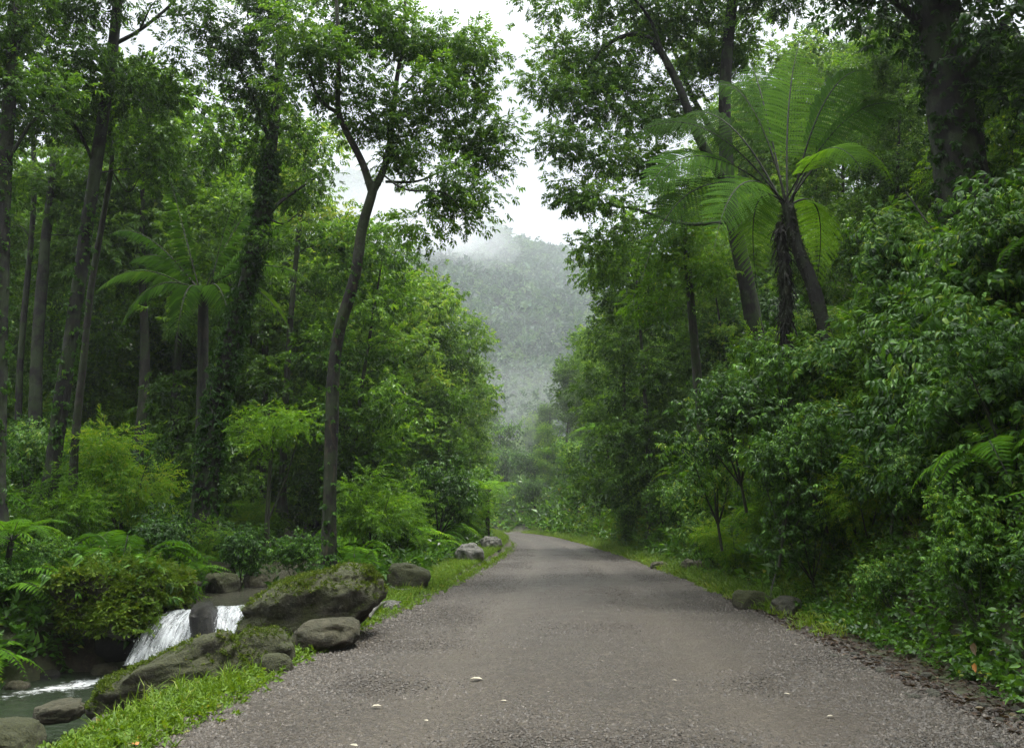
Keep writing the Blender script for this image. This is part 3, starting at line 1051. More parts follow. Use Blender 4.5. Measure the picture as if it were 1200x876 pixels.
# vine-clad leaning tree
make_tree('vine_clad_tree', 'thick leaning trunk wrapped in climbing vines, just right of the palm', 'tree',
          PL([(236, 640, 19), (243, 560, 19), (255, 470, 19), (274, 390, 19), (296, 300, 19), (312, 215, 19), (322, 140, 19), (330, 40, 19)]), 0.27, 0.10,
          [(PL([(303, 265, 19), (325, 240, 19), (345, 225, 19.2), (375, 205, 19.3)]), 0.06, 0.02),
           (PL([(318, 170, 19), (295, 110, 18.8), (270, 60, 18.5)]), 0.06, 0.02),
           (PL([(306, 250, 19), (330, 262, 19), (350, 250, 19.2)]), 0.03, 0.012)],
          LB([(300, 100, 18.8, 50), (330, 165, 19, 40), (275, 55, 18.6, 46), (262, 165, 19, 24, .5), (350, 225, 19.2, 34, .9), (290, 175, 19, 30, .7),
              (325, 10, 19, 52), (255, 105, 18.6, 32, .6), (372, 200, 19.3, 26, .7), (280, -40, 18.8, 60), (240, 40, 18.6, 30, .5), (330, 290, 19, 26, .6)]),
          SP_CANOPY, M['leaf_canopy'], M['bark'], 24, cr=0.42, dens=14, per=26, sscale=0.8, tint=0.45, sides=14,
          ivy=(0.02, 0.8, 1500, SP_IVY, M['leaf_dark'], 0.9))

# edge tree far left and two stems behind it
make_tree('edge_tree', 'dark straight trunk cut by the left edge of the photo', 'tree',
          PL([(-6, 640, 15), (-2, 420, 15), (4, 220, 15), (18, 20, 15), (24, -60, 15)]), 0.17, 0.1,
          [(PL([(8, 190, 15), (40, 140, 15), (70, 120, 15)]), 0.04, 0.015)],
          LB([(0, 110, 15, 50), (45, 140, 15, 34, .8), (-40, 40, 15, 60), (30, 20, 15, 50), (0, -60, 15, 60), (20, 215, 14.6, 26, .6), (70, 100, 15, 28, .7)]),
          SP_CANOPY, M['leaf_canopy'], M['bark'], 25, cr=0.42, dens=14, per=26, sscale=0.74, tint=0.35, sides=12,
          ivy=(0.05, 0.7, 300, SP_IVY, M['leaf_dark'], 0.6))
make_tree('twin_tree', 'pair of slim upright trunks behind the tall leaning trunk', 'tree',
          PL([(40, 560, 24), (44, 400, 24), (54, 280, 24), (62, 200, 24), (66, 110, 24)]), 0.2, 0.09,
          [(PL([(20, 570, 24.3), (24, 420, 24.3), (40, 230, 24.3), (36, 120, 24.3)]), 0.11, 0.06)],
          LB([(60, 230, 24, 40), (25, 190, 24, 46), (95, 190, 24, 40), (70, 110, 24, 46), (10, 260, 24, 34), (100, 280, 24, 30, .7)]),
          SP_FAR, M['leaf_far'], M['bark'], 26, cr=0.5, sscale=0.65, sides=10, tint=0.5)
make_tree('slim_tree', 'slim pale trunk between the vine wrapped trunk and the forked tree', 'tree',
          PL([(330, 600, 27), (334, 480, 27), (342, 360, 27), (352, 250, 27), (358, 180, 27)]), 0.13, 0.06, [],
          LB([(355, 240, 27, 40), (330, 200, 27, 36), (385, 270, 27, 34), (365, 170, 27, 40)]), SP_FAR, M['leaf_far'], M['bark_pale'], 27, cr=0.5, sscale=0.62, sides=10, tint=0.65)
make_tree('umbrella_tree', 'small flat topped tree with bright spreading leaves, left of the forked trunk', 'small tree',
          PL([(312, 640, 18), (314, 590, 18), (318, 530, 18), (322, 500, 18)]), 0.06, 0.03,
          [(PL([(314, 610, 18), (335, 560, 18), (350, 510, 18)]), 0.03, 0.012), (PL([(318, 540, 18), (300, 510, 18), (285, 500, 18)]), 0.025, 0.01)],
          LB([(320, 490, 18, 34), (290, 500, 18, 28), (350, 495, 18, 28), (320, 520, 17.6, 22, .7)], 0.4), SP_FINE, M['leaf_bright'], M['stem'], 28,
          cr=0.32, per=18, sscale=0.95, sides=8, tint=0.4)

# ------------------------------------------------------------------ palm on the left
pb = P(236, 640, 21.0)
pt_ = P(238, 348, 21.0)
fb, rb, tb = MB(), MB(), MB()
r = np.random.RandomState(41)
trunk_tube(tb, [pb, P(234, 560, 21), P(238, 450, 21), pt_], 0.17, 0.13, 40, 12, 1.4, 0.12, 4)
for (tx, ty, Yt, cx, cy) in [(128, 275, 20, 170, 250), (110, 345, 20.5, 160, 285), (135, 395, 20, 175, 300), (196, 195, 21.5, 214, 265), 
                             (285, 200, 21.5, 262, 262), (345, 265, 20.5, 300, 262), (368, 335, 21, 315, 285), (340, 390, 20.5, 300, 305), 
                             (315, 225, 22.5, 275, 250), (205, 420, 19.2, 215, 300), (275, 410, 19.3, 260, 300), (150, 310, 23, 190, 275), (325, 300, 23, 290, 275)]:
    frond(fb, rb, pt_ + 0.05 * r.randn(3), P(cx, cy, (21 + Yt) / 2), P(tx, ty, Yt), 0.55, 40, r, tint=0.62 + 0.12 * r.randn(), rr=0.022, start=0.12, droopy=0.5, fwd=0.6, pw=0.034, up=(0, -0.5, 0.85))
rt = thing('palm', 'feathery palm with arching fronds on a dark trunk, left of the vine wrapped trunk', 'palm', pb)
link('trunk', tb.mesh('trunk', M['bark_fern'], pb, True), rt)
link('stalk', rb.mesh('stalk', M['rachis'], pb), rt)
link('crown', fb.mesh('crown', M['leaf_dark'], pb), rt)

# ------------------------------------------------------------------ the big tree fern on the right slope
base = P(976, 420, 15.2)
top = P(922, 240, 15.6)
fb, rb, tb = MB(), MB(), MB()
r = np.random.RandomState(42)
trunk_tube(tb, [base + np.array([0.6, 0.1, -2.0]), base, P(952, 335, 15.4), P(930, 275, 15.6), top], 0.13, 0.11, 40, 14, 1.2, 0.22, 9)
# tip x, tip y, tip depth, control x, control y, width
FR = [(936, 52, 16.9, 918, 118, .95), (838, 102, 15.9, 880, 80, .92), (1022, 84, 15.8, 965, 66, .9), (733, 168, 16.2, 815, 95, .85), (742, 258, 15.0, 790, 120, .9),
      (752, 330, 14.4, 790, 165, .85), (1066, 128, 15.2, 995, 92, .82), (888, 345, 16.9, 868, 195, .66), (1048, 222, 16.4, 1000, 110, .75),
      (955, 345, 16.9, 978, 200, .6), (1010, 200, 13.9, 970, 130, .75), (835, 300, 13.8, 858, 165, .7), (880, 75, 17.6, 893, 100, .85), (792, 140, 17.3, 850, 100, .8)]
for (tx, ty, Yt, cx, cy, wd) in FR:
    frond(fb, rb, top + 0.04 * r.randn(3), P(cx, cy, (15.6 + Yt) / 2), P(tx, ty, Yt), wd, 30, r, bip=16, tint=0.5 + 0.24 * r.randn(), rr=0.024, start=0.24, droopy=0.28, fwd=0.42, pw=0.115, up=(0, -0.72, 0.68))
rt = thing('tree_fern', 'large tree fern with wide lacy fronds above a leaning black trunk on the right slope', 'tree fern', base)
link('trunk', tb.mesh('trunk', M['bark_fern'], base, True), rt)
hb = MB()
fibres(hb, [base + np.array([0.3, 0.05, -1.0]), base, P(952, 335, 15.4), P(930, 275, 15.6), top], 0.125, 700, r, 0.13, 0.009, 0.4)
link('root_fibre', hb.mesh('root_fibre', M['rachis'], base), rt)
link('stalk', rb.mesh('stalk', M['rachis'], base), rt)
link('crown', fb.mesh('crown', M['leaf_fern'], base), rt)

# second dark stem beside it, huge trunk on the right, trees of the right slope
tb = MB()
sb = P(919, 430, 15.9)
trunk_tube(tb, [sb + np.array([0, 0, -1.0]), sb, P(921, 350, 15.9), P(914, 262, 16.2)], 0.11, 0.09, 30, 12, 1.2, 0.3, 3)
fibres(tb, [sb, P(921, 350, 15.9), P(914, 262, 16.2)], 0.1, 900, np.random.RandomState(4), 0.35, 0.012, 0.3)
tag(link('dead_fern_trunk', tb.mesh('dead_fern_trunk', M['bark_fern'], sb, False), loc=sb),
    'upright shaggy dead fern trunk directly left of the leaning black fern trunk', 'dead trunk')

make_tree('giant_tree', 'massive dark trunk hung with climbing plants at upper right', 'tree',
          PL([(1150, 470, 14.5), (1136, 300, 14.5), (1118, 150, 14.5), (1098, 0, 14.5), (1090, -110, 14.5)]), 0.5, 0.36,
          [(PL([(1112, 110, 14.5), (1150, 60, 14), (1190, 10, 13.6)]), 0.12, 0.05), (PL([(1105, 60, 14.5), (1060, 10, 14.5), (1000, -30, 14.2)]), 0.12, 0.05)],
          LB([(1180, 40, 13.6, 60), (1150, -30, 14, 80), (1040, -20, 14.5, 60), (980, -40, 14.2, 60), (1090, -60, 15.5, 70), (1195, 120, 13.4, 40), (1060, 40, 16.2, 40), (1000, 30, 16.5, 40)]),
          SP_CANOPY_HI, M['leaf_dark'], M['bark'], 31, cr=0.42, dens=10, per=13, sscale=1.15, tint=0.4, sides=18,
          ivy=(0.05, 0.9, 650, SP_IVY, M['leaf_dark'], 1.0))

make_tree('arching_tree', 'tall dark tree with an arching limb reaching left over the road', 'tree',
          PL([(912, 540, 20), (892, 440, 20), (880, 360, 20), (862, 270, 20), (852, 200, 20), (850, 100, 20), (858, 0, 20), (860, -80, 20)]), 0.26, 0.12,
          [(PL([(855, 225, 20), (818, 160, 19.5), (795, 100, 19.3), (770, 55, 19.2), (745, 40, 19.1), (712, 52, 19), (690, 80, 19)]), 0.13, 0.03),
           (PL([(862, 260, 20), (800, 262, 19.6), (745, 245, 19.3), (700, 240, 19)]), 0.06, 0.018),
           (PL([(852, 180, 20), (810, 110, 21), (780, 30, 21.5), (760, -30, 22)]), 0.08, 0.03),
           (PL([(782, 80, 19.2), (760, 20, 19), (720, -20, 18.5), (670, -30, 18.2)]), 0.05, 0.02)],
          LB([(703, 90, 19, 36), (663, 68, 19, 32, 1.1), (641, 102, 19, 30, 1.1), (678, 130, 19, 34), (715, 65, 19.2, 40), (760, 30, 19.4, 44), (658, 168, 19, 30, 1),
              (703, 180, 19.2, 34, .9), (730, 120, 19.6, 42), (665, 222, 19, 28, .9), (700, 240, 19, 34, .8), (693, 285, 19.2, 28, .65), (725, 280, 19.4, 30, .7),
              (653, 8, 18.4, 24, .9), (693, -15, 18.4, 36), (623, -5, 18.4, 18, .7), (800, 0, 20, 50), (860, 40, 20.5, 50), (900, -20, 20, 60), (780, 120, 20.5, 44),
              (820, 60, 21, 44), (740, 185, 20.5, 34, .8), (845, -50, 20, 60, .6), (750, -40, 19.5, 50, .6), (708, 315, 19.4, 18, .5), (720, 10, 18.9, 34, .8), (770, 200, 21, 34, .8)], 0.75),
          SP_CANOPY, M['leaf_main'], M['bark'], 32, cr=0.42, dens=18, per=28, sscale=0.78, tint=0.46, sides=14)
make_tree('pale_trunk_tree', 'slender pale trunk rising from the shrubs left of the tree fern', 'tree',
          PL([(826, 520, 21), (818, 450, 21), (811, 370, 21), (805, 305, 21), (800, 240, 21)]), 0.14, 0.07, [],
          LB([(800, 260, 21, 40), (775, 300, 20.6, 34), (830, 320, 20.8, 30), (760, 350, 20.6, 30), (840, 240, 21.5, 36)]), SP_CANOPY, M['leaf_bright'], M['bark_pale'], 33,
          cr=0.42, dens=14, per=26, sscale=0.85, tint=0.35, sides=10)

# liana
lp = spline(PL([(1062, 225, 12.8), (1085, 258, 12.6), (1115, 295, 12.4), (1150, 320, 12.2), (1168, 330, 12.1), (1185, 300, 12.1)]), 30)
v, q = tube(lp, np.full(30, 0.014), 6)
mb = MB()
mb.add(v, quads=q)
tag(link('liana', mb.mesh('liana', M['bark_pale'], lp[0], True), loc=lp[0]), 'thin pale hanging vine slanting across in front of the massive right trunk', 'vine')

# ------------------------------------------------------------------ rocks
def rock(name, label, px, py, Y, hx, hy, hz, mat, tilt=0.0, yaw=0.0, seed=0, amp=0.22, cat='rock', group=None, sub=40, boxy=0.75, z=None, sharp=1.0):
    n_t, n_p = sub, sub * 2
    th = np.linspace(0, math.pi, n_t)
    ph = np.arange(n_p) * 2 * math.pi / n_p
    T, Pp = np.meshgrid(th, ph, indexing='ij')
    d = np.stack([np.sin(T) * np.cos(Pp), np.sin(T) * np.sin(Pp), np.cos(T)], -1)
    sg = np.sign(d) * np.abs(d) ** boxy
    k = 1 + amp * 1.3 * fbm(d * 1.3 + seed * 3.1, 2) * sharp + amp * 0.75 * fbm(d * 3.5 + seed * 5.7, 4)
    rid = 1 - np.abs(fbm(d * 2.2 + seed * 2.3, 3))
    k = k + amp * 0.35 * (rid - 0.7)
    v = sg * k[..., None] * np.array([hx, hy, hz])
    Rm = rot((0, 0, 1), yaw) @ rot((0, 1, 0), -tilt)
    v = v.reshape(-1, 3) @ Rm.T
    i = np.arange(n_t - 1)[:, None] * n_p
    j = np.arange(n_p)[None]
    j2 = (j + 1) % n_p
    qd = np.stack([i + j, i + n_p + j, i + n_p + j2, i + j2], -1).reshape(-1, 4)
    mb = MB()
    mb.add(v, quads=qd)
    loc = P(px, py, Y)
    if z == 'ground':
        loc[2] = h1(loc[0], loc[1]) + 0.5 * hz
    elif z is not None:
        loc[2] = z
    me = mb.mesh(name, mat, (0, 0, 0), True)
    o = link(name, me, loc=loc)
    tag(o, label, cat, group)
    return o, v + loc, qd


def fuzz(parent, V, Q, mat, sprays, n, sc, seed, minz=0.3, name='moss', tint=0.45, sel=None):
    r = np.random.RandomState(seed)
    a, b, c, d = (V[Q[:, k]] for k in range(4))
    nn = np.cross(c - a, d - b)
    ar = np.linalg.norm(nn, axis=1)
    nn = nn / np.maximum(ar, 1e-9)[:, None]
    cen = (a + b + c + d) / 4
    w = ar * (nn[:, 2] > minz)
    if sel is not None:
        w = w * sel(cen, nn)
    k = r.choice(len(w), n, p=w / w.sum())
    u = r.rand(n, 1)
    t2 = r.rand(n, 1)
    pos = (a[k] * (1 - u) + b[k] * u) * (1 - t2) + (d[k] * (1 - u) + c[k] * u) * t2
    mb = MB()
    place(mb, sprays, pos - nn[k] * 0.01, nn[k] * 0.6 + 0.7 * r.randn(n, 3) + np.array([0, 0, 0.2]), sc * (0.6 + 0.8 * r.rand(n)), r, tint, 0.15)
    loc = np.array(parent.location)
    link(name, mb.mesh(name, mat, loc), parent)


def outward(c, n):
    return np.clip(fbm(c * 2.3 + 4, 3) + 0.45, 0, 1) ** 2


o, V, Q = rock('boulder', 'largest mossy boulder, slanting up from the waterfall to the foot of the forked tree', 370, 714, 10.6, 0.85, 0.68, 0.42, M['rock_moss'], 0.36, 0.15, 1, 0.2, 'boulder', sub=64)
fuzz(o, V, Q, M['leaf_moss'], SP_HERB_LO, 2600, 0.32, 1, 0.35, sel=outward)
o, V, Q = rock('boulder', 'long mossy boulder on the grass bank right of the pool, below the waterfall', 206, 802, 8.2, 0.6, 0.45, 0.33, M['rock_moss'], 0.36, 0.25, 2, 0.22, 'boulder', sub=64)
fuzz(o, V, Q, M['leaf_moss'], SP_HERB_LO, 1300, 0.28, 2, 0.3, sel=outward)
o, V, Q = rock('boulder', 'rounded mossy stone wedged between the two large boulders', 309, 768, 8.8, 0.32, 0.3, 0.26, M['rock_moss'], 0.0, 0.3, 3, 0.16, 'boulder')
fuzz(o, V, Q, M['leaf_moss'], SP_HERB_LO, 500, 0.22, 3, 0.4, sel=outward)
rock('stone', 'small round mossy stone at the foot of the wedged boulder beside the grass', 322, 783, 8.45, 0.16, 0.15, 0.14, M['rock_moss'], 0, 0.4, 4, 0.15)
rock('flat_stone', 'low flat grey stone lying in front of the largest mossy boulder', 383, 742, 9.75, 0.37, 0.33, 0.17, M['rock_brown'], 0.08, 0.2, 5, 0.14)
o, V, Q = rock('boulder', 'mossy boulder in the bottom left corner of the photo', 4, 878, 7.3, 0.27, 0.3, 0.24, M['rock_moss'], -0.3, 0.1, 6, 0.16, 'boulder')
rock('stone', 'low dark stone breaking the surface of the lower pool', 70, 833, 9.4, 0.27, 0.2, 0.11, M['rock_brown'], 0.12, 0.1, 7, 0.2)
rock('stone', 'black wet rock dividing the waterfall in two', 240, 736, 13.2, 0.19, 0.3, 0.42, M['rock_wet'], 0.15, 0.0, 8, 0.16, boxy=0.6)
rock('stone', 'brown mossy rock on the verge right of the forked trunk', 476, 660, 16.6, 0.42, 0.4, 0.32, M['rock_moss'], 0, 0.1, 9, 0.2, z='ground')
rock('stone', 'whitish pale rock on the left verge near the bend', 550, 642, 24.0, 0.42, 0.4, 0.32, M['rock_pale'], 0, 0.3, 10, 0.2, z='ground')
rock('stone', 'small pale rock farthest along the left verge at the bend', 575, 632, 30.0, 0.4, 0.35, 0.28, M['rock_pale'], 0, 0.5, 11, 0.2, z='ground')
rock('stone', 'dark overhanging bank rock left of the waterfall', 172, 742, 14.1, 0.75, 0.7, 0.5, M['rock_wet'], 0.1, 0.2, 12, 0.2)
rock('stone', 'submerged ledge the waterfall pours over', 250, 768, 14.05, 0.85, 0.42, 0.62, M['rock_wet'], 0.0, 0.1, 13, 0.12)
for k, (px, py, Y, s, lab) in enumerate([(217, 694, 15.4, .3, 'rounded mossy stone on the left bank above the waterfall'),
                                         (262, 684, 16.6, .34, 'mossy stone on the far bank of the upper stream'),
                                         (300, 682, 17.6, .3, 'brown stone where the upper stream emerges from the plants'),
                                         (250, 676, 17.5, .45, 'low mossy hump behind the stones of the upper stream')]):
    rock('stone', lab, px, py, Y, s, s * .8, s * .7, M['rock_moss'] if k != 2 else M['rock_brown'], 0, k, 20 + k, 0.18, sub=24)
for k, (px, py, Y, s, lab, mt) in enumerate([
        (882, 712, 13.6, .3, 'dark rounded rock overgrown by plants at the right road edge', 'rock_moss'),
        (922, 716, 12.9, .27, 'grey broken rock at the right road edge beside the dark rounded rock', 'rock_grey'),
        (815, 658, 20.8, .34, 'dark rock at the foot of the right slope under ferns', 'rock_brown'),
        (772, 655, 22.4, .22, 'small dark rock low on the right verge toward the bend', 'rock_brown'),
        (458, 706, 13.4, .15, 'small pale stone on the left verge beside the largest boulder', 'rock_pale'),
        (120, 850, 7.6, .13, 'small grey stone at the pool end of the long boulder', 'rock_grey')]):
    rock('stone', lab, px, py, Y, s, s * .8, s * .65, M[mt], 0, k, 30 + k, 0.22, sub=28, z='ground' if k < 5 else None)
# scattered stones of the shoulder and stream edge
r = np.random.RandomState(50)
for k in range(26):
    Y = r.uniform(5.2, 9.5)
    w = np.interp(Y, EDGE_R[:, 1], EDGE_R[:, 0]) + r.uniform(-0.5, 0.35)
    s = r.uniform(0.018, 0.05)
    o, _, _ = rock('pebble', 'small loose stone on the gravel shoulder at the right road edge', 0, 0, 1, s * 1.3, s, s * .6, M['rock_grey'], 0, r.rand() * 3, 60 + k, 0.25, sub=8,
                   group='loose stones on the right gravel shoulder')
    o.location = (w, Y, max(h1(w, Y), 0.01) + s * 0.3)
for k in range(22):
    Y = r.uniform(9, 14.5)
    x = np.interp(Y, STREAM[:, 1], STREAM[:, 0]) - np.interp(Y, STREAM[:, 1], STREAM[:, 2]) - r.uniform(-0.1, 0.5)
    s = r.uniform(0.07, 0.2)
    o, _, _ = rock('stone', 'small dark stone along the left edge of the lower pool', 0, 0, 1, s * 1.3, s, s * .7, M['rock_wet'] if k % 2 else M['rock_brown'], 0, r.rand() * 3, 90 + k, 0.2, sub=14,
                   group='dark stones along the left edge of the pool')
    o.location = (x, Y, max(h1(x, Y), WL) + 0.02)

# mossy mound overhanging the pool
o, V, Q = rock('mossy_mound', 'rounded yellow green mound of moss and leaves hanging over the left of the waterfall', 148, 708, 13.9, 0.85, 0.9, 0.6, M['rock_moss'], -0.15, 0, 15, 0.4, 'mound')
fuzz(o, V, Q, M['leaf_mound'], SP_HERB, 5200, 0.95, 15, -0.2, 'foliage', 0.62, sel=lambda c, n: np.clip(fbm(c * 2.0 + 4, 3) + 0.75, 0, 1))
fuzz(o, V, Q, M['leaf_shrub'], SP_BROAD, 90, 0.75, 16, -0.3, 'foliage', 0.5, sel=outward)
fuzz(o, V, Q, M['leaf_grass'], SP_FINE, 260, 0.9, 17, 0.1, 'foliage', 0.4, sel=outward)

# ------------------------------------------------------------------ water
def water_mat(name, base, foam_scale, rough=0.06, ripple=0.35, scale=5.0):
    m, nt, out = newmat(name)
    co = objco(nt)
    f = attr(nt, 'foam')
    n1 = noise(nt, foam_scale, 6, 0.7, co, 0.6)
    mp = N(nt, 'ShaderNodeMapping')
    mp.inputs['Scale'].default_value = (1.0, 1.8, 1)
    nt.links.new(co, mp.inputs['Vector'])
    n2 = noise(nt, scale, 4, 0.6, mp.outputs[0], 0.5)
    fm = ramp(nt, math_(nt, 'ADD', n1, math_(nt, 'SUBTRACT', f, 0.5)), [(0.5, (0, 0, 0)), (0.72, (1, 1, 1))])
    c = mixc(nt, fm, base, (0.75, 0.78, 0.78))
    p = N(nt, 'ShaderNodeBsdfPrincipled')
    nt.links.new(c, p.inputs['Base Color'])
    nt.links.new(math_(nt, 'ADD', math_(nt, 'MULTIPLY', fm, 0.5), rough), p.inputs['Roughness'])
    p.inputs['IOR'].default_value = 1.33
    nt.links.new(bump(nt, math_(nt, 'ADD', n2, math_(nt, 'MULTIPLY', fm, 0.4)), ripple, 0.06), p.inputs['Normal'])
    nt.links.new(p.outputs[0], out.inputs['Surface'])
    return m


xs, ys = np.arange(-14, -2.0, 0.08), np.arange(-2, 13.75, 0.08)
WX, WY = np.meshgrid(xs, ys)
fb0, fb1 = np.array([-5.9, 13.1]), np.array([-8.2, 10.4])
ab = fb1 - fb0
tpar = np.clip(((WX - fb0[0]) * ab[0] + (WY - fb0[1]) * ab[1]) / (ab @ ab), 0, 1)
dd = np.hypot(WX - fb0[0] - tpar * ab[0], WY - fb0[1] - tpar * ab[1])
foam = 0.74 * np.exp(-(dd / (0.6 - 0.2 * tpar)) ** 2) * (1 - 0.6 * tpar ** 1.1)
foam = np.maximum(foam, 0.95 * np.exp(-(np.hypot((WX + 5.5) * 0.7, WY - 13.15) / 0.5) ** 2))
wz = WL + 0.012 * fbm(np.stack([WX * 2.2, WY * 3.5, 0 * WX], -1), 3) + 0.03 * foam * fbm(np.stack([WX * 6, WY * 6, 0 * WX], -1), 2)
mb = MB()
mb.add(np.stack([WX, WY, wz], -1), quads=grid_mesh(xs, ys))
tag(link('pool_water', mb.mesh('pool_water', water_mat('pool_water', (0.018, 0.026, 0.015), 9, 0.06, 0.7), smooth=True, extra=('foam', foam.ravel()))), kind='structure')
xs, ys = np.arange(-9.5, -3.2, 0.1), np.arange(13.62, 34, 0.1)
WX, WY = np.meshgrid(xs, ys)
foam = 0.55 * np.exp(-((WY - 13.6) / 0.35) ** 2)
wz = WU + 0.012 * np.maximum(WY - 14, 0) + 0.012 * fbm(np.stack([WX * 3, WY * 3, 0 * WX], -1), 3)
mb = MB()
mb.add(np.stack([WX, WY, wz], -1), quads=grid_mesh(xs, ys))
tag(link('stream_water', mb.mesh('stream_water', water_mat('stream_water', (0.05, 0.05, 0.036), 12, 0.1, 0.5, 8), smooth=True, extra=('foam', foam.ravel()))), kind='structure')

m, nt, out = newmat('falling_water')
st = attr(nt, 'tint')
mp = N(nt, 'ShaderNodeMapping')
co = objco(nt)
mp.inputs['Scale'].default_value = (7, 3, 0.9)
sz = nt.nodes.new('ShaderNodeSeparateXYZ')
nt.links.new(co, sz.inputs[0])
cx = nt.nodes.new('ShaderNodeCombineXYZ')
nt.links.new(math_(nt, 'MULTIPLY', st, 13.0), cx.inputs[0])
nt.links.new(math_(nt, 'MULTIPLY', sz.outputs['Z'], 2.4), cx.inputs[1])
nt.links.new(math_(nt, 'MULTIPLY', sz.outputs['Y'], 3.0), cx.inputs[2])
n1 = noise(nt, 1.6, 5, 0.62, cx.outputs[0], 0.5)
n2 = noise(nt, 30, 3, 0.7, co)
al = ramp(nt, math_(nt, 'ADD', math_(nt, 'MULTIPLY', n1, 0.9), math_(nt, 'MULTIPLY', n2, 0.1)), [(0.4, (0.05, 0.05, 0.05)), (0.62, (0.8, 0.8, 0.8))])
p = N(nt, 'ShaderNodeBsdfPrincipled')
p.inputs['Base Color'].default_value = (0.55, 0.58, 0.59, 1)
p.inputs['Roughness'].default_value = 0.3
nt.links.new(bump(nt, n1, 0.6, 0.05), p.inputs['Normal'])
tp = N(nt, 'ShaderNodeBsdfTransparent')
mx = N(nt, 'ShaderNodeMixShader')
nt.links.new(al, mx.inputs[0])
nt.links.new(tp.outputs[0], mx.inputs[1])
nt.links.new(p.outputs[0], mx.inputs[2])
nt.links.new(mx.outputs[0], out.inputs['Surface'])
M['fall'] = m
m2, nt, out = newmat('droplet_water')
p = N(nt, 'ShaderNodeBsdfPrincipled')
p.inputs['Base Color'].default_value = (0.8, 0.82, 0.83, 1)
p.inputs['Roughness'].default_value = 0.25
nt.links.new(p.outputs[0], out.inputs['Surface'])
M['drop'] = m2


def waterfall(label, lip0, lip1, base0, base1, seed, ndrop):
    r = np.random.RandomState(seed)
    lip0, lip1, base0, base1 = map(np.array, (lip0, lip1, base0, base1))
    mb = MB()
    nu, nv = 50, 40
    for layer in range(3):
        u, vv = np.meshgrid(np.linspace(0, 1, nu), np.linspace(0, 1, nv))
        L = lip0 + (lip1 - lip0) * u[..., None]
        B = base0 + (base1 - base0) * u[..., None]
        h = vv ** 0.72
        p = L + (B - L) * np.stack([h, h, vv ** 1.7], -1)
        nzz = fbm(np.stack([u * 7 + seed, vv * 2 + layer * 3, 0 * u], -1), 3)
        p[..., 1] -= 0.06 * layer + 0.10 * nzz * (0.3 + vv)
        p[..., 2] += 0.05 * fbm(np.stack([u * 5, vv * 3, 0 * u + layer], -1), 3)
        mb.add(p, quads=grid_mesh(np.arange(nu), np.arange(nv)), tint=u.ravel())
    rt = thing('waterfall', label, 'waterfall', tuple(base0))
    link('water_sheet', mb.mesh('water_sheet', M['fall'], base0, True), rt)
    n = ndrop
    u, vv = r.rand(n), r.rand(n) ** 0.7
    L = lip0 + (lip1 - lip0) * u[:, None]
    B = base0 + (base1 - base0) * u[:, None]
    h = vv ** 0.72
    p = L + (B - L) * np.stack([h, h, vv ** 1.7], -1) + np.stack([0.03 * r.randn(n), -0.1 - 0.08 * np.abs(r.randn(n)), 0.06 * r.randn(n) * vv], -1)
    s = 0.003 + 0.006 * r.rand(n) ** 2
    bs = np.array([(1, 0, 0), (-1, 0, 0), (0, 1, 0), (0, -1, 0), (0, 0, 1.8), (0, 0, -1.8)])
    tr = np.array([(0, 2, 4), (2, 1, 4), (1, 3, 4), (3, 0, 4), (2, 0, 5), (1, 2, 5), (3, 1, 5), (0, 3, 5)])
    db = MB()
    db.add(bs[None] * s[:, None, None] + p[:, None], tris=(tr[None] + 6 * np.arange(n)[:, None, None]).reshape(-1, 3))
    o = link('droplets', db.mesh('droplets', M['drop'], base0, True), rt)
    o['kind'] = 'stuff'


waterfall('wide left waterfall spilling over the ledge into the lower pool', P(206, 715, 13.75), P(254, 711, 13.75), P(150, 778, 13.0), P(232, 778, 12.95), 1, 420)
waterfall('narrow right waterfall between the black rock and the largest boulder', P(250, 711, 13.7), P(304, 707, 13.7), P(238, 772, 13.0), P(290, 772, 12.95), 2, 200)

# ------------------------------------------------------------------ vegetation on both banks
def candidates(n, seed, x0, x1, y0, y1, ypow=1.0):
    r = np.random.RandomState(seed)
    y = y0 + (y1 - y0) * r.rand(n) ** ypow
    x = x0 + (x1 - x0) * r.rand(n)
    return x, y, r


def poisson(x, y, rad):
    keep = []
    for i in range(len(x)):
        ok = True
        for j in keep:
            if (x[i] - x[j]) ** 2 + (y[i] - y[j]) ** 2 < (0.5 * (rad[i] + rad[j])) ** 2:
                ok = False
                break
        if ok:
            keep.append(i)
    return np.array(keep)


def px_of(x, y, z):
    d = np.array([x, y, z]) - CAM
    f = d[1] * CT + d[2] * ST
    return 600 + F * d[0] / f, 438 - F * (d[2] * CT - d[1] * ST) / f


def band(y):
    return 0 if y < 12 else 1 if y < 22 else 2 if y < 38 else 3


RB = ['near the camera', 'below the tree fern', 'along the straight of the road', 'at the bend']
def top_limit(px):
    """height in the photo above which the view over the road to the hills stays open"""
    return np.interp(px, [430, 480, 505, 545, 566, 580, 590, 602, 640, 690, 705, 740], [150, 300, 335, 345, 410, 480, 570, 560, 440, 335, 300, 0])


def max_h(x, y, z, spread=0.0):
    px = px_of(x, y, z)[0]
    w_ = F * spread / y
    lim = max(top_limit(px - w_), top_limit(px), top_limit(px + w_))
    return (597 - lim) / F * y + 1.6 - z


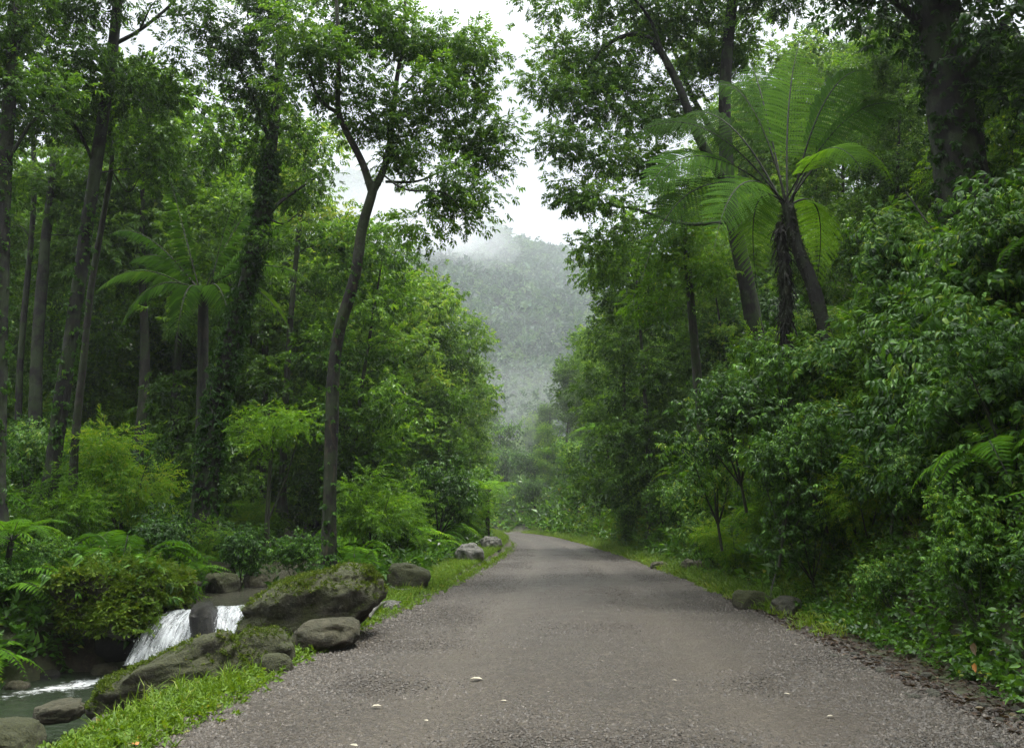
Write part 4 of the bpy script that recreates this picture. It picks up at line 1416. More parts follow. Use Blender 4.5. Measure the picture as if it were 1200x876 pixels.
# right shrubs
x, y, r = candidates(5200, 71, -22, 22, 5.0, 84, 1.35)
dr = -sdist(EDGE_R, x, y)
dl = sdist(EDGE_L, x, y)
ok = (dr > 1.15) & (dr < 11.5) & (np.abs(x / y) < 0.74) & ~((y < 8.5) & (dr < 2.3)) & ~((y < 11) & (dr < 1.6))
x, y, dr = x[ok], y[ok], dr[ok]
size = np.clip(0.75 + 0.28 * dr, 0.9, 2.2) * np.random.RandomState(5).uniform(0.75, 1.3, len(x)) * (1 + 0.012 * np.maximum(y - 25, 0))
k = poisson(x, y, size * 0.95)[:290]
for i in k:
    b_ = band(y[i])
    kind = r.choice([0, 1, 2, 3], p=[[.4, .4, .08, .12], [.25, .4, .2, .15], [.2, .45, .35, 0], [.3, .4, .3, 0]][b_])
    var = kind + 4 * r.randint(0, 2)
    tier = 'low' if dr[i] < 3 else 'high' if dr[i] > 6 else 'midway up'
    kn = ['dark broad leaved', 'green broad leaved', 'bright fine leaved', 'large drooping leaved'][kind]
    lab = f'{kn} shrub {tier} on the right slope {RB[b_]}'
    sc = size[i] * 0.52
    SHRUB.put(var, (x[i], y[i], h1(x[i], y[i]) - 0.1), r.rand() * 6.28, (sc * r.uniform(.9, 1.15), sc * r.uniform(.9, 1.15), sc * r.uniform(.9, 1.25)), lab,
              f'{kn} shrubs {tier} on the right slope {RB[b_]}', (0.15 * r.randn(), -0.2 + 0.1 * r.randn()))

# left shrubs
LBN = ['beside the lower pool', 'behind the stream', 'deep in the left forest', 'at the left of the bend']
x, y, r = candidates(5200, 72, -30, 2, 6.0, 62, 1.3)
dl = sdist(EDGE_L, x, y)
sd = stream_d(x, y)
ok = (dl > 2.0) & (dl < 30) & ~((y < 13.4) & (x > np.interp(y, STREAM[:, 1], STREAM[:, 0]))) & (np.abs(x / y) < 0.74) & (sd > 0.5) & ~((y < 16.5) & (dl < 5.4)) & ~((y < 21) & (dl < 2.6)) & ~((y < 24) & (dl < 3.2) & (x < -3.6))
x, y, dl, sd = x[ok], y[ok], dl[ok], sd[ok]
size = np.clip(0.7 + 0.35 * sd, 0.8, 2.0) * np.random.RandomState(6).uniform(0.7, 1.35, len(x)) * (1 + 0.01 * np.maximum(y - 20, 0))
k = poisson(x, y, size * 1.05)[:280]
for i in k:
    b_ = 0 if y[i] < 14 else 3 if (y[i] > 24 and dl[i] < 7) else 1 if y[i] < 23 else 2
    kind = r.choice([0, 1, 2, 3], p=[[.4, .4, .1, .1], [.4, .4, .2, 0], [.2, .5, .3, 0], [.2, .4, .4, 0]][b_])
    var = kind + 4 * r.randint(0, 2)
    kn = ['dark broad leaved', 'green broad leaved', 'bright fine leaved', 'large drooping leaved'][kind]
    sc = size[i] * 0.52
    SHRUB.put(var, (x[i], y[i], h1(x[i], y[i]) - 0.1), r.rand() * 6.28, (sc, sc, sc * r.uniform(.85, 1.2)), f'{kn} shrub {LBN[b_]}', f'{kn} shrubs {LBN[b_]}', (0.1 * r.randn(), 0.1 * r.randn()))

# shrubs the photo singles out
for (px, py, Y, sc, kind, lab) in [(432, 640, 19.5, 1.0, 2, 'bright yellow green shrub right of the forked trunk'),
                                   (350, 690, 14.2, 0.5, 1, 'small leafy plant behind the largest boulder, left of the forked trunk'),
                                   (465, 648, 22.5, 0.8, 6, 'light green shrub between the forked trunk and the brown verge rock'),
                                   (285, 655, 17.5, 0.7, 0, 'dark shrub on the far bank of the upper stream')]:
    q = P(px, py, Y)
    SHRUB.put(kind, (q[0], q[1], h1(q[0], q[1]) - 0.05), px * 0.1, sc, lab)

# the upper edge of the shrub bank in front of the tree fern
for k, (px, pyt, Y, sc, kind) in enumerate([(868, 452, 14.2, 0.95, 1), (915, 405, 14.4, 1.05, 5), (962, 395, 14.0, 1.0, 0), (1008, 385, 13.6, 1.05, 3), (1050, 330, 12.6, 1.0, 7),
                                            (840, 500, 15.5, 1.0, 5), (1100, 360, 11.6, 1.0, 3), (1165, 330, 10.6, 1.05, 7), (1130, 450, 10.2, 0.8, 3), (1030, 470, 11.4, 0.85, 7),
                                            (905, 520, 12.6, 0.8, 1), (1190, 470, 8.8, 0.75, 7), (960, 480, 12.4, 0.8, 4), (1075, 250, 13.4, 1.0, 3), (1190, 215, 11.0, 1.0, 7)]):
    q = P(px, pyt, Y)
    q[2] -= 2.35 * sc
    kn = ['dark broad leaved', 'green broad leaved', 'bright fine leaved', 'large drooping leaved'][kind % 4]
    wh = 'below the tree fern' if px < 1000 else 'before the massive trunk'
    SHRUB.put(kind, tuple(q), k * 0.9, sc, f'{kn} shrub topping the bank {wh}', f'{kn} shrubs topping the bank {wh}', (0.1, -0.2))

# low plants spilling down to the right road edge
x, y, r = candidates(1500, 75, 2, 9, 5.0, 34, 1.3)
dr = -sdist(EDGE_R, x, y)
ok = (dr > 0.85) & (dr < 3.2) & (np.abs(x / y) < 0.72)
x, y, dr = x[ok], y[ok], dr[ok]
k = poisson(x, y, np.where(y < 11, 0.7, 0.95))[:150]
for i in k:
    kind = r.choice([0, 1, 2, 3, 4, 5, 6])
    kn = ['dark broad leaved', 'green broad leaved', 'bright fine leaved', 'large drooping leaved'][kind % 4]
    wh = 'near the camera' if y[i] < 11 else 'farther along the road'
    sc = r.uniform(0.28, 0.55) * (1.0 if y[i] < 11 else 1.5)
    SHRUB.put(kind, (x[i], y[i], h1(x[i], y[i]) - 0.08), r.rand() * 6.28, sc, f'knee high {kn} plant spilling over the right road edge {wh}', f'knee high {kn} plants along the right road edge {wh}', (0.1 * r.randn(), -0.35))

# leafy vines hanging down the right bank
rv = np.random.RandomState(88)
for k, (px, py, Y, L) in enumerate([(1010, 330, 12.6, 1.9), (1056, 380, 11.6, 1.7), (1098, 300, 11.8, 2.2), (1150, 420, 9.8, 1.5), (1182, 260, 10.8, 2.3), (940, 470, 12.9, 1.3), (880, 480, 13.9, 1.2), (1125, 520, 9.2, 1.1)]):
    p0 = P(px, py, Y)
    pts = spline([p0, p0 + np.array([-0.15, -0.12, -0.3 * L]), p0 + np.array([-0.2 + .1 * rv.randn(), -0.2, -0.7 * L]), p0 + np.array([-0.15 + .12 * rv.randn(), -0.22, -L])], 24)
    sb_, lb_ = MB(), MB()
    v, q = tube(pts, np.linspace(0.012, 0.005, 24), 5)
    sb_.add(v, quads=q)
    nl = int(60 * L)
    kk = rv.randint(1, 24, nl)
    place(lb_, SP_BROAD, pts[kk] + 0.03 * rv.randn(nl, 3), np.array([0, -0.2, -0.8]) + 0.6 * rv.randn(nl, 3), 0.3 + 0.2 * rv.rand(nl), rv, 0.5, 0.2)
    rt = thing('hanging_vine', 'leafy vine hanging down the foliage of the right bank', 'vine', p0, 'leafy vines hanging down the right bank')
    link('stem', sb_.mesh('stem', M['stem'], p0, True), rt)
    link('foliage', lb_.mesh('foliage', M['leaf_shrub' if k % 2 else 'leaf_bright'], p0), rt)

# ferns
x, y, r = candidates(900, 73, -20, 9, 6.5, 34, 1.3)
dl, dr, sd = sdist(EDGE_L, x, y), -sdist(EDGE_R, x, y), stream_d(x, y)
okl = (dl > 1.6) & (dl < 14) & (sd > 0.25) & ~((y < 13.4) & (x > np.interp(y, STREAM[:, 1], STREAM[:, 0])))
okr = (dr > 1.3) & (dr < 6)
ok = (okl | okr) & (np.abs(x / y) < 0.72)
x, y, dl, dr = x[ok], y[ok], dl[ok], dr[ok]
k = poisson(x, y, np.full(len(x), 0.9))[:130]
for i in k:
    sc = r.uniform(0.8, 1.5)
    if dl[i] > 0:
        z_ = 'beside the stream' if y[i] < 16 else 'on the forest floor behind the stream'
        sc *= 1.15
    else:
        z_ = 'on the near right slope' if y[i] < 15 else 'on the right slope toward the bend'
    FERN.put(r.randint(0, 3), (x[i], y[i], h1(x[i], y[i]) - 0.03), r.rand() * 6.28, sc, f'arching green fern {z_}', f'ferns {z_}', (0.15 * r.randn(), (-0.3 if dr[i] > 0 else 0) + .1 * r.randn()))

# small tree ferns
for (px, py, Y, sc, lab) in [(572, 600, 34, 0.8, 'small pale tree fern at the end of the left trees by the bend'),
                             (712, 575, 44, 1.15, 'pale tree fern leaning out of the right wall of trees toward the bend'),
                             (14, 620, 13.5, 0.48, 'low tree fern over the stream at the left edge')]:
    q = P(px, py, Y)
    z = h1(q[0], q[1]) - 0.1
    TFERN.put(int(px) % 2, (q[0], q[1], max(z, q[2] - 2.4 * sc) if py < 590 else z), px * .3, sc, lab)

# ------------------------------------------------------------------ forest trees
# placed by eye along the left of the road: x px, distance, height, kind, variant
for n_, (px, Y, hgt, kd, var, lab) in enumerate([
        (440, 27, 11.5, 'b', 0, 'bushy tree right behind the forked trunk'),
        (492, 33, 11.0, 'b', 1, 'round crowned tree between the forked trunk and the bend'),
        (530, 39, 14.2, 't', 3, 'tallest pale tree of the left row near the bend'),
        (556, 44, 12.0, 'b', 3, 'last full tree of the left row before the bend'),
        (574, 52, 10.0, 'b', 2, 'farthest tree of the left row, in light mist'),
        (505, 44, 15.5, 'b', 3, 'tall hazy tree rising behind the left row'),
        (470, 38, 13.5, 't', 4, 'pale tall tree behind the round crowned tree'),
        (425, 33, 13.0, 't', 3, 'pale tall tree behind the forked trunk'),
        (395, 30, 11.0, 'b', 1, 'yellow green tree left behind the forked trunk'),
        (545, 34, 6.5, 'b', 0, 'low tree on the left verge before the bend')]):
    q = P(px - 22, 597, Y)
    hgt = min(hgt, max_h(q[0], q[1], h1(q[0], q[1]), 1.0))
    (BUSHY if kd == 'b' else TALL).put(var, (q[0], q[1], h1(q[0], q[1]) - 0.2), px * 0.37, hgt / 10, lab)

for k, (px, Y, hgt, var) in enumerate([(150, 33, 10.5, 4), (190, 36, 12.5, 5), (235, 38, 13, 4), (285, 35, 10.5, 5), (110, 36, 12, 5), (365, 37, 12.5, 4), (40, 34, 11, 4), (325, 42, 12, 5)]):
    q = P(px, 597, Y)
    BUSHY.put(var, (q[0], q[1], h1(q[0], q[1]) - 0.2), px * 0.7, hgt / 10, 'bright yellow green tree glowing in the clearing behind the palm and leaning trunks',
              'bright yellow green trees behind the palm and leaning trunks')

for k, (px, pyt, Y, var, lab) in enumerate([(728, 285, 33, 3, 'bushy tree on the right side under the tip of the arching limb'),
                                            (752, 262, 29, 1, 'tall bushy tree on the right below the arching limb')]):
    q = P(px, pyt, Y)
    z0 = h1(q[0], Y)
    BUSHY.put(var, (q[0], Y, z0 - 0.2), k * 1.9, (q[2] - z0 + 0.3) / 10.3, lab)

rb_ = np.random.RandomState(83)
for k in range(26):
    Y = 86 + 52 * (k + rb_.rand()) / 26
    px = rb_.uniform(545, 650)
    q = P(px, 597, Y)
    z0 = h1(q[0], Y)
    hgt = min(rb_.uniform(5.5, 10), (597 - np.interp(px, [545, 590, 610, 650], [500, 545, 530, 430])) / F * Y + 1.6 - z0)
    if -sdist(EDGE_R, np.array([q[0]]), np.array([Y]))[0] < 2 or hgt < 2.5:
        continue
    (BUSHY if k % 4 else TALL).put([1, 3, 0, 3][k % 4], (q[0], Y, z0 - 0.2), k * 1.1, hgt / 10.3 * np.array([1.25, 1.25, 1.0])[0], 'hazy bushy tree in the mist beyond the bend of the road', 'hazy trees in the mist beyond the bend')

x, y, r = candidates(2500, 81, -46, -3, 23, 66, 1.1)
dl, sd = sdist(EDGE_L, x, y), stream_d(x, y)
ok = (dl > 5) & (sd > 0.8) & (np.abs(x / y) < 0.74) & ~((x / y > -0.2) & (y < 40))
x, y, dl = x[ok], y[ok], dl[ok]
k = poisson(x, y, np.full(len(x), 3.7))[:80]
for i in k:
    hgt = min(r.uniform(11, 19), max_h(x[i], y[i], h1(x[i], y[i]), 1.5))
    if hgt < 4:
        continue
    pale = r.rand() < 0.6
    row = 'front' if y[i] < 34 else 'rear'
    side = 'far left' if x[i] / y[i] < -0.42 else 'left' if x[i] / y[i] < -0.2 else 'inner left'
    if r.rand() < 0.45:
        lab, grp = f"{'pale' if pale else 'dark'} tall forest tree in the {row} rows at {side}", f"{'pale' if pale else 'dark'} tall trees in the {row} rows at {side}"
        TALL.put(r.randint(3, 6) if pale else r.randint(0, 3), (x[i], y[i], h1(x[i], y[i]) - 0.2), r.rand() * 6.28, hgt / 10 * r.uniform(.95, 1.2), lab, grp)
    else:
        lab, grp = f"{'pale' if pale else 'dark'} bushy tree in the {row} rows at {side}", f"{'pale' if pale else 'dark'} bushy trees in the {row} rows at {side}"
        BUSHY.put(r.randint(0, 2) * 2 + (1 if pale else 0), (x[i], y[i], h1(x[i], y[i]) - 0.2), r.rand() * 6.28, hgt / 10 * 0.85, lab, grp)

# right wall of trees
x, y, r = candidates(3500, 82, -24, 34, 11, 92, 1.2)
dr = -sdist(EDGE_R, x, y)
ok = (dr > 3.4) & (dr < 17) & (y < 84) & (np.abs(x / y) < 0.74) & ~((y < 24) & (dr < 6.5)) & ~((y < 36) & (dr < 4.2))
x, y, dr = x[ok], y[ok], dr[ok]
k = poisson(x, y, np.where(y < 24, 2.8, 2.6))[:110]
for i in k:
    b_ = band(y[i])
    low = dr[i] < 6.5
    hgt = (r.uniform(5.5, 8.5) if low else r.uniform(8.5, 12.5))
    hgt = min(hgt, max_h(x[i], y[i], h1(x[i], y[i]), 1.2))
    if hgt < 2.5:
        continue
    pale = r.rand() < (0.3 if y[i] < 18 else 0.75)
    tier = 'low' if low else 'high'
    nm = f"{'pale' if pale else 'dark'} {'bushy' if low or r.rand() < .5 else 'tall'} tree"
    lab, grp = f'{nm} {tier} on the right slope {RB[b_]}', f'{nm}s {tier} on the right slope {RB[b_]}'
    kd = BUSHY if 'bushy' in nm else TALL
    var = (r.randint(0, 2) * 2 + (1 if pale else 0)) if kd is BUSHY else (r.randint(3, 6) if pale else r.randint(0, 3))
    kd.put(var, (x[i], y[i], h1(x[i], y[i]) - 0.2), r.rand() * 6.28, hgt / 10, lab, grp, (0, -0.06))
# trees over and behind the camera, whose crowns shade the near banks
for n_, (X, Y, hgt, var) in enumerate([(9.5, 8, 11, 0), (8.5, 4, 11, 1), (11, 12, 12, 2), (7.5, -1, 12, 0), (-12, 2, 12, 2), (-9.5, -1, 12, 0), (9, -6, 12, 1), (-9, -7, 12, 2)]):
    TALL.put(var, (X, Y, h1(X, Y) - 0.2), n_ * 1.3, hgt / 10 * 1.15, f"tall tree leaning over the {'right' if X > 0 else 'left'} side close to the camera",
             f"tall trees over the {'right' if X > 0 else 'left'} side close to the camera")

# ------------------------------------------------------------------ ground cover (uncountable)
def cover(name, x, y, sprays, mat, scale, out_dir, seed, tint=0.45, lift=0.0, tv=0.16):
    r = np.random.RandomState(seed)
    z = H(x, y)
    pos = np.stack([x, y, z + lift * r.rand(len(x))], -1)
    d = np.asarray(out_dir)[None] + 0.55 * r.randn(len(x), 3)
    mb = MB()
    t = tint + 0.16 * fbm(np.stack([x * 0.9, y * 0.9, 0 * x + seed], -1), 3)
    place(mb, sprays, pos, d, scale * (0.6 + 0.8 * r.rand(len(x))), r, t, tv)
    return tag(link(name, mb.mesh(name, mat)), kind='stuff')


def tufts(seed, k, n, h, w, lean):
    r = np.random.RandomState(seed)
    res = []
    for _ in range(k):
        vs, ts, ids = [], [], []
        for b_ in range(n):
            a = r.rand() * 6.28
            l = lean * (0.4 + r.rand())
            hh = h * (0.5 + 0.7 * r.rand())
            dx, dz = math.cos(a), math.sin(a)
            o = np.array([0.05 * r.randn(), 0, 0.05 * r.randn()]) * h * 3
            s = np.array([-dz, 0, dx]) * w
            p0, p1, p2 = o, o + np.array([dx * l * .35, hh * .6, dz * l * .35]), o + np.array([dx * l, hh * (0.95 - 0.35 * l / lean * .5), dz * l])
            vs.append(np.array([p0 - s, p0 + s, p1 - s * .8, p1 + s * .8, p2]))
            ts.append(np.array([(0, 1, 3), (0, 3, 2), (2, 3, 4)]) + 5 * b_)
            ids += [b_] * 5
        res.append((np.concatenate(vs), np.concatenate(ts), np.array(ids)))
    return res


SP_TUFT = tufts(1, 6, 9, 0.09, 0.0035, 0.05)
SP_TUFT_LONG = tufts(2, 6, 8, 0.34, 0.006, 0.22)


def verge(seed, n, side, y0, y1, d0, d1, ypow):
    r = np.random.RandomState(seed)
    E = EDGE_L if side < 0 else EDGE_R
    dseg = np.r_[0, np.cumsum(np.hypot(*np.diff(E, axis=0).T))]
    Yv = y0 + (y1 - y0) * r.rand(n) ** ypow
    s = np.interp(Yv, E[:, 1], dseg)
    X, Y = np.interp(s, dseg, E[:, 0]), np.interp(s, dseg, E[:, 1])
    X2, Y2 = np.interp(s + .3, dseg, E[:, 0]), np.interp(s + .3, dseg, E[:, 1])
    t = nrm(np.stack([X2 - X, Y2 - Y], -1))
    nn = np.stack([-t[:, 1], t[:, 0]], -1) * (1 if side < 0 else -1)
    u = r.rand(n)
    off = d0 + (d1 - d0) * u
    return X + nn[:, 0] * off, Y + nn[:, 1] * off, u, r


# left verge: low weeds and grass, thinning to the gravel
x, y, u, r = verge(91, 15000, -1, 3.6, 30, -0.12, 1.25, 1.7)
w = np.clip(u * 3.2, 0.08, 1) * np.clip(0.75 + 0.9 * fbm(np.stack([x * 1.3, y * 1.3, 0 * x], -1), 3), 0, 1)
nar = sdist(EDGE_L, x, y) < 0.62 + 0.09 * np.maximum(y - 5, 0)
kk = (r.rand(len(x)) < w) & (stream_d(x, y) > 0.15) & nar
cover('grass', x[kk], y[kk], SP_HERB, M['leaf_grass'], 0.62, (0, -0.2, 0.7), 1, 0.5)
x, y, u, r = verge(92, 14000, -1, 3.6, 58, -0.1, 1.4, 1.9)
nar = sdist(EDGE_L, x, y) < 0.66 + 0.09 * np.maximum(y - 5, 0)
kk = (r.rand(len(x)) < np.clip(u * 2.6, 0.1, 1)) & (stream_d(x, y) > 0.1) & nar
o = cover('grass', x[kk], y[kk], SP_TUFT, M['leaf_grass'], 1.0, (0, 0, 1.6), 2, 0.55)
x, y, u, r = verge(89, 2600, -1, 3.6, 40, 0.25, 1.5, 1.8)
kk = (stream_d(x, y) > 0.05) & (y > 7)
cover('grass', x[kk], y[kk], SP_TUFT_LONG, M['leaf_grass'], 0.55, (0, -0.1, 1.3), 8, 0.55)
# right verge
x, y, u, r = verge(93, 24000, 1, 10.5, 66, -0.1, 1.6, 1.2)
kk = r.rand(len(x)) < np.clip(u * 2.2, 0.1, 1) * np.clip((y - 10) / 6, .15, 1)
cover('grass', x[kk], y[kk], SP_TUFT, M['leaf_grass'], 1.8, (-0.2, 0, 1.5), 3, 0.72)
x, y, u, r = verge(94, 3000, 1, 13, 66, 0.1, 1.0, 1.2)
cover('grass', x, y, SP_TUFT_LONG, M['leaf_grass'], 0.9, (-0.4, -0.1, 1.2), 4, 0.45)
# right slope ground cover
x, y, u, r = verge(95, 26000, 1, 3.9, 30, 0.4, 3.8, 1.5)
kk = r.rand(len(x)) < np.clip(u * 6, .12, 1)
cover('undergrowth', x[kk], y[kk], SP_HERB, M['leaf_cover'], 1.05, (-0.55, -0.25, 0.55), 5, 0.45, 0.12)
x, y, u, r = verge(96, 16000, 1, 14, 88, 0.8, 16, 1.1)
cover('undergrowth', x, y, SP_HERB_LO, M['leaf_cover'], 2.3, (-0.6, -0.2, 0.6), 6, 0.6, 0.35)
# left bank undergrowth
r = np.random.RandomState(97)
n = 26000
y = 4 + 46 * r.rand(n) ** 1.4
x = -0.74 * y + (0.74 * y) * r.rand(n)
dl, sd = sdist(EDGE_L, x, y), stream_d(x, y)
kk = (dl > 1.1) & (sd > 0.12) & (dl < 24) & ~((y < 13.4) & (x > np.interp(y, STREAM[:, 1], STREAM[:, 0])))
cover('undergrowth', x[kk], y[kk], SP_HERB_LO, M['leaf_cover'], 1.7, (0.25, -0.3, 0.75), 7, 0.45, 0.3)
r = np.random.RandomState(99)
n = 16000
y = 48 + 52 * r.rand(n)
x = -28 + 48 * r.rand(n)
kk = (-sdist(EDGE_R, x, y) > 0.6)
cover('undergrowth', x[kk], y[kk], SP_HERB_LO, M['leaf_cover'], 4.0, (-0.2, -0.4, 0.75), 9, 0.6, 0.5)
# leaf litter along the right road edge
x, y, u, r = verge(98, 2600, 1, 3.9, 15, -0.15, 0.75, 1.3)
one = []
for s in range(6):
    rr = np.random.RandomState(700 + s)
    g = leaf8(0.07 * (0.7 + .6 * rr.rand()), 0.016, 0.25, 0.3 * rr.randn())
    one.append((g - np.array([0, .035, 0]), LEAF8_T, np.zeros(8, int)))
z = H(x, y)
mb = MB()
a = r.rand(len(x)) * 6.28
place(mb, one, np.stack([x, y, np.maximum(z, 0.005) + 0.012 + 0.012 * r.rand(len(x))], -1), np.stack([np.cos(a), np.sin(a), 0.15 * r.randn(len(x))], -1), 0.6 + 0.7 * r.rand(len(x)), r, 0.3, 0.25)
tag(link('leaf_litter', mb.mesh('leaf_litter', M['leaf_dry'])), kind='stuff')

# single fallen leaves on the road
def fallen(px, py, L, a, mat, label, z=0.05):
    g = leaf8(L, L * 0.3, 0.12, 0.12) - np.array([0, L / 2, 0])
    mb = MB()
    Rm = rot((0, 0, 1), a) @ rot((1, 0, 0), 0.12)
    mb.add(g @ Rm.T, tris=LEAF8_T, tint=0.85)
    q = G(px, py, z)
    tag(link('fallen_leaf', mb.mesh('fallen_leaf', mat), loc=q), label, 'leaf')


m_pale, nt, out = newmat('pale_leaf')
p = N(nt, 'ShaderNodeBsdfPrincipled')
c = ramp(nt, noise(nt, 40, 3, 0.6, objco(nt)), [(0.3, (0.22, 0.2, 0.14)), (0.7, (0.34, 0.31, 0.23))])
nt.links.new(c, p.inputs['Base Color'])
p.inputs['Roughness'].default_value = 0.6
nt.links.new(p.outputs[0], out.inputs['Surface'])
m_or, nt, out = newmat('orange_leaf')
p = N(nt, 'ShaderNodeBsdfPrincipled')
c = ramp(nt, noise(nt, 40, 3, 0.6, objco(nt)), [(0.3, (0.3, 0.1, 0.02)), (0.7, (0.42, 0.2, 0.05))])
nt.links.new(c, p.inputs['Base Color'])
nt.links.new(p.outputs[0], out.inputs['Surface'])
fallen(558, 794, 0.13, 1.5, m_pale, 'largest pale fallen leaf lying in the middle of the road')
fallen(441, 826, 0.09, 1.8, m_pale, 'pale fallen leaf on the left part of the road')
fallen(499, 843, 0.05, 0.8, m_pale, 'tiny pale leaf between the two larger leaves on the road')
fallen(922, 812, 0.06, 1.2, m_pale, 'small pale leaf on the right part of the road, farther of two')
fallen(973, 838, 0.06, 1.7, m_pale, 'small pale leaf on the right part of the road, nearer of two')
fallen(790, 796, 0.05, 1.1, m_pale, 'tiny pale leaf right of the road centre')
fallen(683, 716, 0.07, 1.5, m_pale, 'small pale leaf far up the road centre')
fallen(590, 820, 0.06, 1.3, m_pale, 'tan leaf just below the largest pale leaf on the road')
fallen(414, 872, 0.07, 1.2, m_pale, 'tan leaf at the bottom edge of the road left of centre')
q = G(158, 872, -0.05)
fallen(158, 870, 0.08, 0.9, m_or, 'single orange fallen leaf in the grass at the bottom left', 0.06)
for (px, py, Y, L, lab) in [(1141, 752, 6.6, 0.10, 'withered tan leaf hanging in the low plants at right'), (1142, 776, 6.3, 0.07, 'yellow leaf low in the plants near the right corner')]:
    g = leaf8(L, L * 0.28, 0.2, 0.3) @ rot((1, 0, 0), -1.4).T
    mb = MB()
    mb.add(g, tris=LEAF8_T, tint=0.9)
    tag(link('withered_leaf', mb.mesh('withered_leaf', m_or if L < 0.08 else M['leaf_dry']), loc=P(px, py, Y)), lab, 'leaf')

# dead pale branches on the verge
for (pts, rr, lab) in [([(444, 672, 17.2), (454, 684, 16.4), (465, 690, 15.9), (480, 690, 15.9)], 0.025, 'bleached crooked branch lying behind the largest boulder'),
                       ([(432, 724, 12.0), (441, 711, 12.8), (452, 705, 13.4), (470, 705, 13.5)], 0.03, 'short bleached root at the right end of the largest boulder'),
                       ([(414, 734, 11.2), (421, 731, 11.4), (430, 739, 11.0)], 0.014, 'thin bleached twig beside the flat grey stone'),
                       ([(905, 706, 13.6), (904, 690, 13.6), (909, 672, 13.7)], 0.018, 'short pale stake of dead wood standing at the right road edge')]:
    s = spline(PL(pts), 18)
    mb = MB()
    v, q = tube(s, rr * np.linspace(1.1, 0.5, 18) * (1 + .3 * rng.randn(18) * .5), 8)
    mb.add(v, quads=q)
    tag(link('dead_branch', mb.mesh('dead_branch', M['rock_pale'], s[0], True), loc=s[0]), lab, 'branch')

# ------------------------------------------------------------------ far hills with forest
def hill_h(x, y):
    prof_px = np.array([-900, -300, 0, 200, 330, 420, 480, 540, 600, 650, 690, 760, 860, 1000, 1400, 2200], float)
    prof_py = np.array([500, 420, 350, 280, 240, 215, 222, 256, 302, 327, 350, 382, 410, 450, 510, 570], float)
    Yr = 1300.0
    z0 = 1.6 + (597 - prof_py) / F * Yr
    zz = np.interp(x, (prof_px - 600) / F * Yr, z0)
    t = np.clip((y - 150) / (Yr - 150), 0, None)
    sh = np.where(t <= 1, sstep(-0.12, 1.12, t), 1 - 0.4 * np.clip(t - 1, 0, 1.5))
    nz = fbm(np.stack([x * 0.006, y * 0.0035, 0 * x], -1), 3)
    nz2 = fbm(np.stack([x * 0.02, y * 0.012, 0 * x + 3], -1), 2)
    return np.maximum(zz * sh + (nz * 45 + nz2 * 14) * np.clip(t, 0, 1) * (1 - 0.5 * (t > 0.85)), -1)


hx, hy = np.linspace(-1800, 1800, 180), np.linspace(180, 2000, 120)
HX, HY = np.meshgrid(hx, hy)
mb = MB()
mb.add(np.stack([HX, HY, hill_h(HX.ravel(), HY.ravel()).reshape(HX.shape) - 0.5], -1), quads=grid_mesh(hx, hy))
m, nt, out = newmat('hill_ground')
p = N(nt, 'ShaderNodeBsdfPrincipled')
c = ramp(nt, noise(nt, 0.15, 5, 0.6, objco(nt)), [(0.3, (0.014, 0.03, 0.01)), (0.7, (0.035, 0.06, 0.02))])
nt.links.new(c, p.inputs['Base Color'])
p.inputs['Roughness'].default_value = 0.9
nt.links.new(p.outputs[0], out.inputs['Surface'])
tag(link('hills', mb.mesh('hills', m, smooth=True)), kind='structure')
r = np.random.RandomState(61)
n = 9500
y = 118 + 1230 * r.rand(n) ** 1.05
x = y * (-0.24 + 0.46 * r.rand(n))
z = np.maximum(hill_h(x, y), 0.0)
R_ = (4.0 + 7.0 * r.rand(n) ** 1.5) * np.clip(y / 420, 0.5, 1.25)
per = 16
d = nrm(r.randn(n, per, 3))
d[..., 2] = np.where((y < 380)[:, None], d[..., 2], np.abs(d[..., 2]))
pos = np.stack([x, y, z + R_ * 0.9], -1)[:, None] + d * (R_[:, None] * (0.55 + 0.45 * r.rand(n, per)))[..., None]
mb = MB()
place(mb, SP_FAR, pos.reshape(-1, 3), d.reshape(-1, 3) + 0.5 * r.randn(n * per, 3), np.repeat(R_ * 1.25 * np.clip(y / 420, 0.45, 1), per) * (0.7 + .6 * r.rand(n * per)), r, np.repeat(0.42 + 0.28 * r.randn(n), per), 0.12)
tag(link('hill_forest', mb.mesh('hill_forest', M['leaf_hill'])), kind='stuff')

# ------------------------------------------------------------------ air
def box_mesh(name, a, b):
    v = np.array([[(a[0], b[0])[i], (a[1], b[1])[j], (a[2], b[2])[k]] for i in (0, 1) for j in (0, 1) for k in (0, 1)], float)
    q = [(0, 1, 3, 2), (4, 6, 7, 5), (0, 4, 5, 1), (2, 3, 7, 6), (0, 2, 6, 4), (1, 5, 7, 3)]
    mb = MB()
    mb.add(v, quads=q)
    return mb.mesh(name, None)


HAZE = 0.00036
if HAZE > 0:
    m, nt, out = newmat('haze')
    pv = N(nt, 'ShaderNodeVolumePrincipled')
    pv.inputs['Color'].default_value = (0.88, 0.94, 1.0, 1)
    pv.inputs['Density'].default_value = HAZE
    pv.inputs['Anisotropy'].default_value = 0.2
    nt.links.new(pv.outputs[0], out.inputs['Volume'])
    me = box_mesh('haze', (-2000, -80, -4), (2000, 2600, 720))
    me.materials.append(m)
    tag(link('haze', me), kind='stuff')

